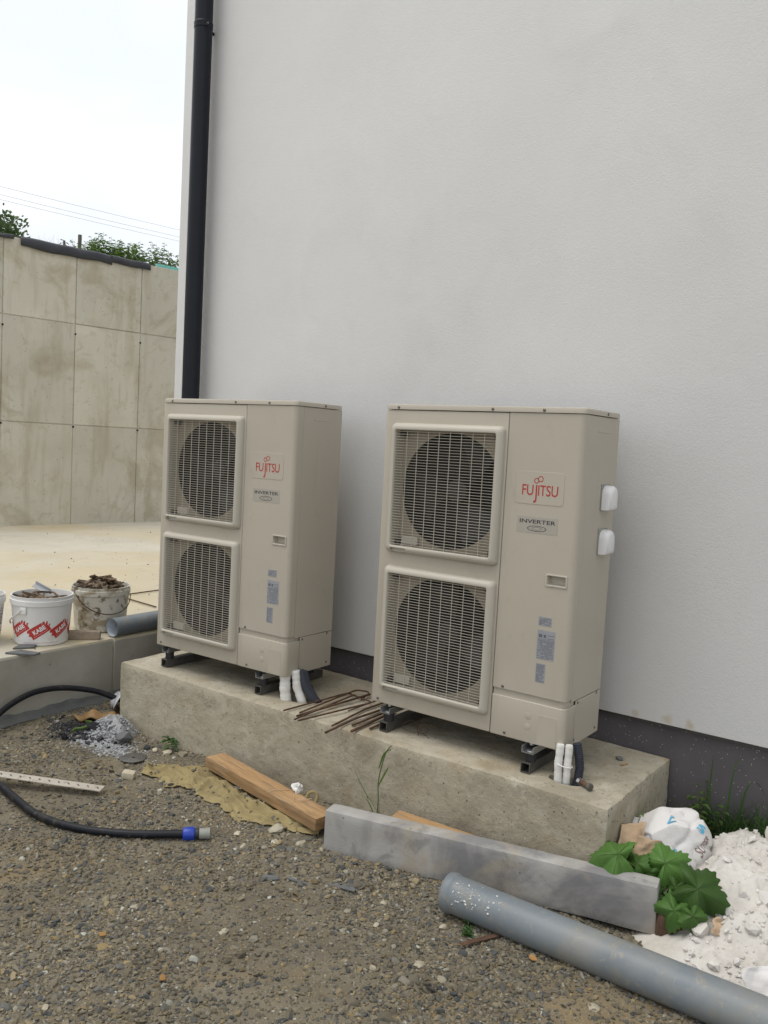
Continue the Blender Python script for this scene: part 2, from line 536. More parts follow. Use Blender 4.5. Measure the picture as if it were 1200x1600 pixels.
MT['clear_plastic'] = plain('pale_plastic_sheet', (0.40, 0.41, 0.43), rough=0.3, var=0.1)
MT['turquoise'] = plain('turquoise_board', (0.20, 0.56, 0.50), rough=0.6)
MT['slate'] = plain('grey_tile', (0.115, 0.12, 0.122), rough=0.8, var=0.2)
MT['stone'] = material('pale_stone', [(0.3, (0.29, 0.255, 0.185)), (0.7, (0.43, 0.39, 0.30))], scale=30, rough=0.9, bump=[(60, 4, 0.4, 0.004)], rnd=0.3)
MT['post_wood'] = plain('weathered_post', (0.16, 0.145, 0.125), rough=0.9, var=0.2)
MT['wire'] = plain('overhead_wire', (0.62, 0.63, 0.64), rough=0.6)
MT['earth'] = plain('bank_earth', (0.12, 0.10, 0.06), rough=0.95, var=0.3, scale=3)
MT['bark'] = plain('bark', (0.09, 0.07, 0.05), rough=0.95, var=0.3, scale=8)
MT['paper'] = plain('white_paper', (0.72, 0.72, 0.70), rough=0.8)


def leaf_mat(name, c, trans=0.25, rnd=0.15):
    m = plain(name, c, rough=0.5, var=0.3, scale=2.5, rnd=rnd)
    n, l = m.node_tree.nodes, m.node_tree.links
    bs = n['Principled BSDF']
    bs.inputs['Specular IOR Level'].default_value = 0.3
    src = bs.inputs['Base Color'].links[0].from_socket
    tr = n.new('ShaderNodeBsdfTranslucent')
    l.new(src, tr.inputs['Color'])
    mx = n.new('ShaderNodeMixShader')
    mx.inputs[0].default_value = trans
    out = [x for x in n if x.type == 'OUTPUT_MATERIAL'][0]
    l.new(bs.outputs[0], mx.inputs[1])
    l.new(tr.outputs[0], mx.inputs[2])
    l.new(mx.outputs[0], out.inputs['Surface'])
    return m


MT['leaf'] = leaf_mat('big_leaf', (0.085, 0.185, 0.040), 0.30, 0.35)
MT['grass'] = leaf_mat('grass_blade', (0.045, 0.100, 0.022))
MT['weed'] = leaf_mat('weed_leaf', (0.125, 0.205, 0.050), 0.45)
MT['dry_grass'] = leaf_mat('dry_grass', (0.38, 0.36, 0.26), 0.4)
MT['tree_leaf'] = leaf_mat('tree_leaf', (0.070, 0.115, 0.042), 0.45)
MT['dead_leaf'] = leaf_mat('dead_leaf', (0.36, 0.20, 0.07), 0.1)


def gravel_mat():
    m = bpy.data.materials.new('gravel_stones')
    m.use_nodes = True
    n, l = m.node_tree.nodes, m.node_tree.links
    bs = n['Principled BSDF']
    bs.inputs['Roughness'].default_value = 0.9
    bs.inputs['Specular IOR Level'].default_value = 0.25
    at = n.new('ShaderNodeAttribute')
    at.attribute_name = 'tone'
    l.new(at.outputs['Color'], bs.inputs['Base Color'])
    return m


MT['gravel'] = gravel_mat()
MT['soil'] = material('gravelly_soil', [(0.3, (0.118, 0.100, 0.073)), (0.5, (0.160, 0.138, 0.100)), (0.72, (0.208, 0.181, 0.133))], scale=5, rough=0.97, detail=9, spec=0.15,
                      stains=[(1.7, 0.52, 0.66, (0.235, 0.170, 0.085), 0.6), (1.1, 0.55, 0.70, (0.15, 0.135, 0.11), 0.6)],
                      bump=[(120, 5, 0.6, 0.006)], spots=[(130, 0.32, (0.27, 0.245, 0.19), 0.30, 0.8), (90, 0.25, (0.08, 0.075, 0.065), 0.35, 0.8), (60, 0.18, (0.42, 0.40, 0.34), 0.10, 0.8)])


# ================================================================== SETTING
def graded(lo, hi, a, b, fine, coarse):
    """coordinates: fine steps inside [a, b], growing steps out to [lo, hi]"""
    xs = list(np.arange(a, b, fine)) + [b]
    s, x = fine, b
    while x < hi:
        s = min(s * 1.35, coarse)
        x += s
        xs.append(min(x, hi))
    s, x = fine, a
    while x > lo:
        s = min(s * 1.35, coarse)
        x -= s
        xs.insert(0, max(x, lo))
    return np.array(xs)


def sheet(xs, ys, zf):
    X, Y = np.meshgrid(xs, ys)
    Z = zf(X, Y)
    nx, ny = len(xs), len(ys)
    V = np.c_[X.ravel(), Y.ravel(), Z.ravel()]
    i = np.arange((ny - 1) * (nx - 1))
    r, c = i // (nx - 1), i % (nx - 1)
    a = r * nx + c
    F = np.c_[a, a + 1, a + nx + 1, a + nx]
    me = bpy.data.meshes.new('sheet')
    me.from_pydata(V.tolist(), [], F.tolist())
    me.shade_smooth()
    return me


spot_stains(MT['soil'], [(-1.62, -0.33, GZ, 0.20, 0.85), (-1.35, -0.42, GZ, 0.14, 0.5), (-1.80, -0.30, GZ, 0.13, 0.6)], (0.035, 0.033, 0.032, 1))
spot_stains(MT['soil'], [(-1.36, -0.36, GZ, 0.10, 0.8), (-1.48, -0.40, GZ, 0.09, 0.7), (-1.22, -0.37, GZ, 0.06, 0.5)], (0.34, 0.34, 0.34, 1))
ground = kind(put('ground', sheet(graded(-150, 150, -2.2, 3.0, 0.022, 20), graded(-150, 150, -2.6, 0.7, 0.022, 20), gh), MT['soil']), 'structure')


def ico():
    t = (1 + 5 ** 0.5) / 2
    V = np.array([(-1, t, 0), (1, t, 0), (-1, -t, 0), (1, -t, 0), (0, -1, t), (0, 1, t), (0, -1, -t), (0, 1, -t), (t, 0, -1), (t, 0, 1), (-t, 0, -1), (-t, 0, 1)], float)
    V /= np.linalg.norm(V[0])
    F = np.array([(0, 11, 5), (0, 5, 1), (0, 1, 7), (0, 7, 10), (0, 10, 11), (1, 5, 9), (5, 11, 4), (11, 10, 2), (10, 7, 6), (7, 1, 8), (3, 9, 4), (3, 4, 2), (3, 2, 6), (3, 6, 8), (3, 8, 9), (4, 9, 5), (2, 4, 11), (6, 2, 10), (8, 6, 7), (9, 8, 1)])
    return V, F


IV, IF = ico()


def rocks(C, S, tones, seed=1, flat=0.58, jit=0.42):
    """one mesh of many little angular stones: centres C, radii S, colours"""
    rg = np.random.default_rng(seed)
    n = len(C)
    V = IV[None] * (1 + rg.uniform(-jit, jit, (n, 12, 1)))
    V = V * rg.uniform(0.55, 1.35, (n, 1, 3))
    V[:, :, 2] *= flat
    tx, ty, a = rg.normal(0, 0.35, n), rg.normal(0, 0.35, n), rg.uniform(0, 6.283, n)
    x, y, z = V[..., 0], V[..., 1], V[..., 2]
    y, z = y * np.cos(tx)[:, None] - z * np.sin(tx)[:, None], y * np.sin(tx)[:, None] + z * np.cos(tx)[:, None]
    x, z = x * np.cos(ty)[:, None] + z * np.sin(ty)[:, None], -x * np.sin(ty)[:, None] + z * np.cos(ty)[:, None]
    x, y = x * np.cos(a)[:, None] - y * np.sin(a)[:, None], x * np.sin(a)[:, None] + y * np.cos(a)[:, None]
    V = np.stack([x, y, z], -1) * S[:, None, None] + C[:, None, :]
    me = bpy.data.meshes.new('stones')
    nv, nf = n * 12, n * 20
    me.vertices.add(nv)
    me.vertices.foreach_set('co', V.reshape(-1).astype(np.float32))
    F = (IF[None] + (np.arange(n) * 12)[:, None, None]).reshape(-1)
    me.loops.add(nf * 3)
    me.loops.foreach_set('vertex_index', F.astype(np.int32))
    me.polygons.add(nf)
    me.polygons.foreach_set('loop_start', (np.arange(nf) * 3).astype(np.int32))
    me.update(calc_edges=True)
    me.shade_flat()
    if tones is not None:
        ca = me.color_attributes.new('tone', 'FLOAT_COLOR', 'POINT')
        ca.data.foreach_set('color', np.repeat(np.c_[tones, np.ones(n)], 12, 0).reshape(-1).astype(np.float32))
    return me


PAL = np.array([0.0, 0.006, 0.014]) + np.array([1.08, 1.12, 1.15]) * np.array([(0.150, 0.122, 0.080), (0.195, 0.158, 0.100), (0.225, 0.168, 0.090), (0.118, 0.106, 0.086), (0.075, 0.071, 0.063), (0.36, 0.34, 0.28), (0.25, 0.218, 0.160), (0.27, 0.19, 0.085)])
PW = np.array([0.30, 0.24, 0.10, 0.15, 0.07, 0.018, 0.07, 0.02])

# --- gravel: the stones nobody could count
N = 104000
gx, gy = rng.uniform(-2.0, 2.7, N * 4), rng.uniform(-2.25, 0.5, N * 4)
keep = ~((gx > -1.57) & (gx < 1.13) & (gy > -0.115))
dens = np.clip((fbm(gx * 1.9, gy * 1.9, 21, 4) - 0.33) * 3.2, 0.30, 1.0) * (0.55 + 0.45 * np.clip((gx + 1.2) / 2, 0, 1))
keep &= rng.uniform(0, 1, N * 4) < dens
# keep what the camera (and a step aside) can see of the ground
keep &= (gy > -2.15 + 0.62 * (gx - 0.0) - 0.55)
gx, gy = gx[keep][:N], gy[keep][:N]
n = len(gx)
gs = np.clip(np.exp(rng.normal(math.log(0.0049), 0.42, n)), 0.0027, 0.016)
coarse = (np.hypot(gx - 0.15, (gy + 0.42) * 1.6) < 0.42) & (rng.uniform(0, 1, n) < 0.25)
gs[coarse] *= 1.5
gt = PAL[rng.choice(len(PAL), n, p=PW / PW.sum())] * rng.uniform(0.75, 1.25, (n, 1)) * (0.88 + 0.5 * (fbm(gx * 2.2, gy * 2.2, 41, 3) - 0.5))[:, None]
burnt = np.clip(1.3 - np.hypot((gx + 1.62) / 0.24, (gy + 0.33) / 0.12) - 0.6 * (fbm(gx * 12, gy * 12, 51, 3) - 0.5), 0, 1)
gt *= (1 - 0.78 * burnt)[:, None]      # sooty stones of the old fire
pale = np.clip(1.2 - np.hypot((gx + 1.38) / 0.20, (gy + 0.38) / 0.08) - 0.8 * (fbm(gx * 14, gy * 14, 53, 3) - 0.5), 0, 0.75)
gt = gt * (1 - pale[:, None]) + np.array([0.33, 0.335, 0.34]) * pale[:, None]
gz = gh(gx, gy) + gs * rng.uniform(-0.30, 0.40, n)
gravel = put('gravel', rocks(np.c_[gx, gy, gz], gs, gt, 5), MT['gravel'])
kind(tag(gravel, 'loose grey brown gravel strewn over the yard', 'gravel'), 'stuff')

# --- concrete terrace to the left, a step above the yard
TZ = -0.10
terr = kind(put('terrace', bev(G().box(-40, -2.0, -12, 0.14, -1.2, TZ).me(), 0.008, 2), MT['terrace']), 'structure')
t2 = put('slab_section', bev(G().box(-40, -2.004, 0.146, 30, -1.2, TZ - 0.003).me(), 0.008, 2), MT['terrace'], terr)
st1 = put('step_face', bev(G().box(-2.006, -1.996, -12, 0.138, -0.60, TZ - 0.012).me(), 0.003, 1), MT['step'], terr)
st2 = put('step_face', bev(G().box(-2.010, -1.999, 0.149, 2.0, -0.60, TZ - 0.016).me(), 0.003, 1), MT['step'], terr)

# --- house: white rendered insulation over a dark base
house = thing('house', 'white rendered house wall with a dark grey base behind the two units', 'house', (-2.0, 0.53, GZ))
house.location = (0, 0, 0)
fac = G()
fac.add([(-2.0, 0.53, 0.03), (11, 0.53, 0.03), (11, 0.53, 6.4), (-2.0, 0.53, 6.4), (-2.0, 9, 0.03), (11, 9, 0.03), (11, 9, 6.4), (-2.0, 9, 6.4)],
        [(0, 1, 2, 3), (4, 7, 6, 5), (0, 3, 7, 4), (1, 5, 6, 2), (3, 2, 6, 7), (0, 4, 5, 1)])
put('facade', bev(fac.me(), 0.006, 2), MT['render'], house)
put('base_wall', G().box(-1.985, 10.98, 0.562, 8.97, -1.2, 0.026).me(), MT['base'], house)
put('drip_bead', G().box(-1.99, 10.99, 0.534, 0.56, 0.022, 0.0285).me(), MT['seam'], house)
roof = mesh([(-2.5, 0.1, 6.41), (11.5, 0.1, 6.41), (11.5, 9.4, 6.41), (-2.5, 9.4, 6.41), (-2.5, 4.75, 8.2), (11.5, 4.75, 8.2)], [(0, 3, 2, 1), (0, 1, 5, 4), (2, 3, 4, 5), (1, 2, 5), (3, 0, 4)])
put('roof', roof, MT['bitumen'], house)

# --- dark downpipe near the corner
dp = thing('downpipe', 'dark blue black downpipe running up the white wall near its corner', 'downpipe', (-1.760, 0.452, -0.455))
put('pipe', G().tube([(0, 0, -0.02), (0, 0, 6.8)], 0.051, 28).me(40), MT['downpipe'], dp)
put('collar', G().lathe([(0.0512, 3.866), (0.0532, 3.870), (0.0536, 3.888), (0.0545, 3.892), (0.0545, 3.902), (0.0512, 3.906)], 28, close=False).me(40), MT['downpipe'], dp)
br = put('bracket', G().lathe([(0.0538, 3.872), (0.0538, 3.884)], 28).box(-0.006, 0.006, 0.055, 0.095, 3.866, 3.88).me(40), MT['downpipe'], dp)
put('screw', G().tube([(0.058, -0.03, 3.873), (0.088, -0.045, 3.868)], 0.005, 8).me(40), MT['screw'], br)

# --- formwork concrete retaining wall with visible panels
WB, WA = Vector((-7.446, 3.654, TZ)), R(8.5)
wd, wnv = Vector((math.sin(WA), math.cos(WA), 0)), Vector((math.cos(WA), -math.sin(WA), 0))
rw = thing('retaining_wall', 'tall bare concrete retaining wall with formwork panel marks behind the terrace', 'wall', WB)
rw.rotation_euler = (0, 0, -WA)      # local y runs along the wall, local x faces the terrace
put('core', G().box(-0.30, -0.010, -6.5, 8.0, -0.6, 3.40).me(), MT['concrete_wall'], rw)
rows = [(-0.05, 1.255), (1.265, 2.515), (2.525, 3.435)]
cols = [-5.53 + 0.9 * i for i in range(14)]
pr = random.Random(3)
for ri, (z0, z1) in enumerate(rows):
    for c0 in cols:
        d = pr.uniform(-0.003, 0.003)
        zz = z1
        if ri == 2:
            zz = z1 + pr.uniform(-0.008, 0.008)
        put('panel', bbox(-0.0101, d + 0.001, c0 + 0.005, c0 + 0.895, z0, zz, 0.003, 1), MT['concrete_wall'], rw)
for c0 in cols:
    for zh in (1.235, 2.395):
        put('tie_hole', G().tube([(-0.006, c0 + 0.004, zh), (0.006, c0 + 0.004, zh)], 0.013, 10).me(), MT['inner'], rw)

# bank of earth behind the wall
hill = kind(put('hillside', sheet(np.linspace(-60, -7.9, 30), np.linspace(-40, 60, 40), lambda X, Y: 3.05 + 0.0 * X + np.clip(-(X + 12), 0, 50) * 0.05 - 30 * np.clip(X + 7.446 + 0.149 * (Y - 3.654) * -1 + 0.30, 0, 0.2) * 0), MT['earth']), 'structure')
hill.location.x = -1.2


# --- concrete plinth under the units
def rounded_box(x0, x1, y0, y1, z0, z1, r, cell, amp, seed):
    idx, V, F = {}, [], []
    c = Vector(((x0 + x1) / 2, (y0 + y1) / 2, (z0 + z1) / 2))
    h = Vector(((x1 - x0) / 2, (y1 - y0) / 2, (z1 - z0) / 2))
    nn = [max(2, int(round(2 * t / cell))) for t in h]

    def vid(i, j, k):
        key = (i, j, k)
        if key not in idx:
            # extra resolution at the edges through a cosine-free shift
            p = Vector((-h.x + 2 * h.x * i / nn[0], -h.y + 2 * h.y * j / nn[1], -h.z + 2 * h.z * k / nn[2]))
            q = Vector([max(-(a - r), min(a - r, b)) for a, b in zip(h, p)])
            d = p - q
            if d.length > 1e-9:
                wv = c + p
                rr = r
                p = q + d.normalized() * rr
                nv = mnoise.noise_vector((wv + Vector((seed, 0, 0))) * 3.0) * amp + mnoise.noise_vector((wv + Vector((seed, 5, 0))) * 17.0) * amp * 0.55
                p = p + nv
            idx[key] = len(V)
            V.append(c + p)
        return idx[key]
    for ax in range(3):
        b, d = (ax + 1) % 3, (ax + 2) % 3
        for side in (0, nn[ax]):
            for i in range(nn[b]):
                for j in range(nn[d]):
                    q = []
                    for di, dj in ((0, 0), (1, 0), (1, 1), (0, 1)):
                        t = [0, 0, 0]
                        t[ax], t[b], t[d] = side, i + di, j + dj
                        q.append(vid(*t))
                    F.append(tuple(q) if side else tuple(reversed(q)))
    return V, F


PZ = -0.11
pl = put('concrete_plinth', mesh(*rounded_box(-1.58, 1.14, -0.128, 0.5615, -0.62, PZ, 0.014, 0.02, 0.006, 4), smooth=180), MT['plinth'])
tag(pl, 'long low concrete plinth carrying the two heat pump units', 'plinth')
cutters = []
for (hx, hy, hr) in ((0.915, 0.015, 0.052), (-0.475, 0.055, 0.060)):
    gg = G().lathe([(hr * 0.85, PZ - 0.05), (hr, PZ - 0.02), (hr * 1.1, PZ + 0.05)], 14)
    gg.V = [(hx + x * 1.25, hy + y * 0.8, z) for x, y, z in gg.V]
    cutters.append(put('cutter', gg.me()))
cut(pl, cutters)
pl.data.materials.clear()
pl.data.materials.append(MT['plinth'])
pl.data.shade_smooth()
pl.data.set_sharp_from_angle(angle=R(50))


# ================================================================== HEAT PUMP UNITS
UW, UD, UH = 0.90, 0.342, 1.29
SEAM = 0.590


def wrap_panel(x0, r, yend, z0, z1, t=0.004, off=0.0):
    """front panel that turns round the right-hand corner: outline in plan, extruded in z"""
    xo, yo = UW + off, -off
    outer = [(x0, yo)] + [(xo - r + r * math.sin(R(a)), yo + r - r * math.cos(R(a))) for a in range(0, 91, 10)] + [(xo, yend)]
    ri = r - t
    inner = [(xo - t, yend)] + [(xo - r + ri * math.sin(R(a)), yo + r - ri * math.cos(R(a))) for a in range(90, -1, -10)] + [(x0, yo + t)]
    P = outer + inner
    n = len(P)
    V = [(x, y, z0) for x, y in P] + [(x, y, z1) for x, y in P]
    m = len(outer)
    F = [(i, i + 1, n + i + 1, n + i) for i in range(n - 1)] + [(n - 1, 0, n, 2 * n - 1)]
    F += [(n + i, n + i + 1, 2 * n - 2 - i, 2 * n - 1 - i) for i in range(m - 1)]
    F += [(i + 1, i, n - 1 - i, n - 2 - i) for i in range(m - 1)]
    return mesh(V, F, smooth=35)


def loop_shell(loops):
    n = len(loops[0])
    V = [v for lp in loops for v in lp]
    F = [(i * n + k, i * n + (k + 1) % n, (i + 1) * n + (k + 1) % n, (i + 1) * n + k) for i in range(len(loops) - 1) for k in range(n)]
    return V, F


def build_unit(name, label, loc, rotz):
    u = thing(name, label, 'heat pump', loc, rotz, 'twin fan heat pump units on the plinth')
    # chassis: dark inner frame a few mm inside the panels, so that seams read dark
    put('inner_frame', G().box(0.006, UW - 0.008, 0.29, UD - 0.004, 0.012, 1.262).box(SEAM - 0.02, UW - 0.03, 0.03, 0.285, 0.012, 1.262).me(), MT['seam'], u)
    put('left_panel', bbox(0.0, 0.004, 0.0125, UD, 0.0, 1.266, 0.001, 1), MT['unit'], u)
    put('rear_panel', bbox(0.004, UW - 0.004, UD - 0.003, UD + 0.001, 0.0, 1.266, 0.001, 1), MT['unit'], u)
    put('base_tray', bbox(0.008, UW - 0.012, 0.012, UD - 0.006, 0.004, 0.0105, 0.001, 1), MT['seam'], u)
    # fan panel with two round openings
    fp = put('fan_panel', bev(G().box(0.0, SEAM - 0.0022, 0.0, 0.012, 0.0, 1.266).me(), 0.005, 3), MT['unit'], u)
    cs = []
    FANS = (0.336, 0.9385)
    FX, FR = 0.319, 0.239
    RY = Matrix.Rotation(R(90), 4, 'X')
    for fz in FANS:
        cs.append(put('cutter', G().box(0.0735, 0.5465, -0.05, 0.05, fz - 0.243, fz + 0.243).me()))
    fp.parent = None
    cut(fp, cs)
    fp.parent = u
    fp.data.materials.clear()
    fp.data.materials.append(MT['unit'])
    fp.data.shade_smooth()
    fp.data.set_sharp_from_angle(angle=R(30))
    for fz in FANS:
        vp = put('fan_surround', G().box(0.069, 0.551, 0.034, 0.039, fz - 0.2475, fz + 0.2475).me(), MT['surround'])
        gg = G().lathe([(FR, -0.05), (FR, 0.10)], 72)
        gg.V = [(FX + x, z, fz + y) for x, y, z in gg.V]
        cut(vp, [put('cutter', gg.me())])
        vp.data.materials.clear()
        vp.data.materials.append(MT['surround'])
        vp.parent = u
        gw = G().box(0.069, 0.0728, 0.0125, 0.0338, fz - 0.2475, fz + 0.2475).box(0.5472, 0.551, 0.0125, 0.0338, fz - 0.2475, fz + 0.2475)
        gw.box(0.0730, 0.5470, 0.0125, 0.0338, fz - 0.2475, fz - 0.2437).box(0.0730, 0.5470, 0.0125, 0.0338, fz + 0.2437, fz + 0.2475)
        put('recess_rim', gw.me(), MT['unit'], vp)
        prof = [(FR + 0.0005, 0.0395), (FR - 0.004, 0.046), (FR - 0.006, 0.07), (FR - 0.006, 0.19)]
        V, F = [], []
        nn = 56
        for (r, y) in prof:
            for k in range(nn):
                t = 2 * math.pi * k / nn
                V.append((FX + r * math.cos(t), y, fz + r * math.sin(t)))
        F = [(i * nn + k, (i + 1) * nn + k, (i + 1) * nn + (k + 1) % nn, i * nn + (k + 1) % nn) for i in range(len(prof) - 1) for k in range(nn)]
        F.append(tuple((len(prof) - 1) * nn + k for k in range(nn)))
        shroud = put('fan_shroud', mesh(V, F, smooth=40), MT['inner'], u)
        # fan: hub and three swept blades
        fan = put('fan', G().lathe([(0.0, 0.0), (0.045, 0.004), (0.052, 0.014), (0.052, 0.05)], 24, Matrix.Translation((FX, 0.085, fz)) @ Matrix.Rotation(R(-90), 4, 'X')).me(40), MT['black'], u)
        for b in range(3):
            V, F = [], []
            na, nr = 9, 7
            a0 = 2 * math.pi * b / 3 + (0.5 if fz > 0.5 else 1.2)
            for i in range(nr):
                r = 0.05 + (FR - 0.022 - 0.05) * i / (nr - 1)
                for k in range(na):
                    s = k / (na - 1)
                    t = a0 + (0.75 + 0.35 * i / nr) * s + 0.25 * i / nr
                    V.append((FX + r * math.cos(t), 0.092 + 0.055 * s + 0.01 * math.sin(s * 3), fz + r * math.sin(t)))
            F = [(i * na + k, i * na + k + 1, (i + 1) * na + k + 1, (i + 1) * na + k) for i in range(nr - 1) for k in range(na - 1)]
            put('blade', mesh(V, F, smooth=180), MT['black'], fan)
    # bezels with wires
    X0, X1 = 0.042, 0.578
    for (z0, z1) in ((0.066, 0.606), (0.665, 1.212)):
        specs = [(0.0, 0.0005, 0.020), (0.0, -0.006, 0.020), (0.003, -0.017, 0.020), (0.010, -0.026, 0.018), (0.020, -0.030, 0.014), (0.027, -0.029, 0.010), (0.030, -0.025, 0.008), (0.031, -0.004, 0.008), (0.031, 0.0006, 0.008)]
        V, F = loop_shell([[(x, y, z) for x, z in rrect(X0 + d, X1 - d, z0 + d, z1 - d, r)] for d, y, r in specs])
        F = [tuple(f) for f in F]
        nlp = len(rrect(0, 1, 0, 1, 0.1))
        F += [((len(specs) - 1) * nlp + k, (len(specs) - 1) * nlp + (k + 1) % nlp, (k + 1) % nlp, k) for k in range(nlp)]
        bz = put('grille_frame', mesh(V, F, smooth=35), MT['unit_trim'])
        bm = bmesh.new()
        bm.from_mesh(bz.data)
        bmesh.ops.recalc_face_normals(bm, faces=bm.faces)
        bm.to_mesh(bz.data)
        bm.free()
        cut(bz, [put('cutter', G().box(X0 + 0.032, X0 + 0.112, -0.06, -0.012, z0 + 0.004, z0 + 0.0225).me())])
        bz.data.materials.clear()
        bz.data.materials.append(MT['unit_trim'])
        bz.data.shade_smooth()
        bz.data.set_sharp_from_angle(angle=R(35))
        bz.parent = u
        wg = G()
        ix0, ix1, iz0, iz1 = X0 + 0.0312, X1 - 0.0312, z0 + 0.0312, z1 - 0.0312
        nw = 42
        for i in range(nw):
            z = iz0 + (iz1 - iz0) * (i + 0.6) / nw
            wg.box(ix0 - 0.002, ix1 + 0.002, -0.0205, -0.0180, z - 0.0009, z + 0.0009)
        for i in range(1, 9):
            x = ix0 + (ix1 - ix0) * i / 9.0
            wg.box(x - 0.0010, x + 0.0010, -0.0178, -0.0150, iz0 - 0.002, iz1 + 0.002)
        wires = put('guard_wires', wg.me(), MT['unit_trim'], u)
        kind(wires, 'stuff')
        for (tx, tz) in ((ix0, iz0), (ix1 - 0.022, iz0), (ix0, iz1 - 0.022), (ix1 - 0.022, iz1 - 0.022)):
            put('corner_clip', G().box(tx, tx + 0.022, 0.006, 0.033, tz, tz + 0.022).me(), MT['seam'], u)
        put('blank_plate', bbox(ix0 + 0.026, ix0 + 0.105, 0.020, 0.0335, iz0 + 0.004, iz0 + 0.040, 0.002, 1), MT['unit_trim'], u)
    # service panel, its recessed handle, lower cover, side panel
    sp = put('service_panel', wrap_panel(SEAM + 0.0012, 0.022, 0.055, 0.188, 1.266), MT['unit'])
    cut(sp, [put('cutter', G().box(0.788, 0.872, -0.02, 0.02, 0.617, 0.662).me())])
    sp.data.materials.clear()
    sp.data.materials.append(MT['unit'])
    sp.data.shade_smooth()
    sp.data.set_sharp_from_angle(angle=R(30))
    sp.parent = u
    V, F = loop_shell([[(x, y, z) for x, z in rrect(0.786 + d, 0.874 - d, 0.615 + d, 0.664 - d, 0.004)] for d, y in ((0, -0.0006), (0, -0.003), (0.002, -0.004), (0.0055, -0.004), (0.0065, -0.002), (0.009, 0.026))])
    n4 = len(rrect(0, 1, 0, 1, 0.1))
    F.append(tuple(5 * n4 + k for k in range(n4)))
    put('recessed_handle', mesh(V, F, smooth=35), MT['unit_trim'], u)
    put('recess_strip', wrap_panel(SEAM + 0.0014, 0.022, 0.098, 0.150, 0.1865, 0.004, -0.008), MT['unit'], u)
    lc = wrap_panel(SEAM + 0.0012, 0.024, 0.098, 0.0, 0.160, 0.012, 0.0015)
    put('lower_cover', bev(lc, 0.0035, 3, 30, 60), MT['unit'], u)
    put('side_panel', bbox(UW - 0.005, UW - 0.0005, 0.0575, UD - 0.001, 0.176, 1.266, 0.001, 1), MT['unit'], u)
    put('side_cover', bbox(UW - 0.004, UW + 0.0008, 0.1005, UD - 0.002, 0.0, 0.1735, 0.001, 1), MT['unit'], u)
    put('pressed_rib', bbox(UW - 0.001, UW + 0.0008, 0.13, 0.25, 1.205, 1.212, 0.001, 1), MT['unit'], u)
    ko = put('knockout', bev(prism(rrect(0.793, 0.872, 0.004, 0.120, 0.006), -0.0024, -0.0005), 0.0004, 1), MT['unit'], u)
    for kz in (0.105, 0.062):
        put('knockout', G().lathe([(0.0135, 0.0), (0.0135, 0.0018), (0.012, 0.0022), (0.0, 0.0022)], 20, Matrix.Translation((0.751, -0.0005, kz)) @ Matrix.Rotation(R(90), 4, 'X')).me(30), MT['unit'], u)
    # lid with a turned-down rim
    lo = []
    base = rrect(-0.004, UW + 0.004, -0.004, UD + 0.004, 0.024, 6)
    for d, z in ((0.0, 1.2685), (0.0, 1.283), (0.002, 1.288), (0.006, 1.290), (0.03, 1.2905)):
        lo.append([(x, y, z) for x, y in rrect(-0.004 + d, UW + 0.004 - d, -0.004 + d, UD + 0.004 - d, 0.024, 6)])
    V, F = loop_shell(lo)
    nb = len(base)
    F.append(tuple((len(lo) - 1) * nb + k for k in range(nb)))
    F.append(tuple(range(nb - 1, -1, -1)))
    put('lid', mesh(V, F, smooth=35), MT['unit'], u)
    # maker's plate and lettering
    pb = put('name_plate', bev(prism(rrect(0.634, 0.836, 0.921, 1.045, 0.014), -0.0014, -0.0002), 0.0006, 1), MT['unit'], u)
    lt = G()
    def word(body, size, x, z, sx=1.0, sz=1.0, y=-0.0019, bold=0.0):
        V, F = text_geo(body, size, 'LEFT', bold)
        x0 = min(v.x for v in V)
        lt.add([(x + (v.x - x0) * sx, y, z + v.y * sz) for v in V], F)
        return x + (max(v.x for v in V) - x0) * sx
    s = 0.058
    zb = 0.955
    cx = word('F', s, 0.664, zb, 0.78, 1, bold=0.0003) + 0.003
    cx = word('U', s, cx, zb, 0.78, 1, bold=0.0003) + 0.002
    cx = word('J', s, cx, zb - 0.011, 0.95, 1.28, bold=0.0003) + 0.004
    cx = word('I', s, cx, zb, 0.8, 1, bold=0.0003) + 0.003
    cx = word('T', s, cx, zb, 0.72, 1, bold=0.0003) + 0.002
    cx = word('S', s, cx, zb, 0.78, 1, bold=0.0003) + 0.003
    cx = word('U', s, cx, zb, 0.78, 1, bold=0.0003)
    for (ox, oz, rr, ang) in ((0.722, 1.011, 0.0105, 0), (0.739, 1.018, 0.0115, 0)):
        nn = 20
        V = []
        for k in range(nn):
            t = 2 * math.pi * k / nn
            V += [(ox + rr * math.cos(t), -0.0019, oz + rr * math.sin(t)), (ox + (rr - 0.0032) * math.cos(t), -0.0019, oz + (rr - 0.0032) * math.sin(t))]
        lt.add(V, [(2 * k, 2 * ((k + 1) % nn), 2 * ((k + 1) % nn) + 1, 2 * k + 1) for k in range(nn)])
    put('lettering', lt.me(), MT['red'], pb)
    ib = put('inverter_label', prism(rrect(0.650, 0.820, 0.811, 0.873, 0.002), -0.0008, 0.0), MT['grey_label'], u)
    lt = G()
    V, F = text_geo('INVERTER', 0.0205, 'CENTER', 0.0004)
    w = max(v.x for v in V) - min(v.x for v in V)
    lt.add([(0.735 + v.x * 0.150 / w, -0.0011, 0.848 + v.y) for v in V], F)
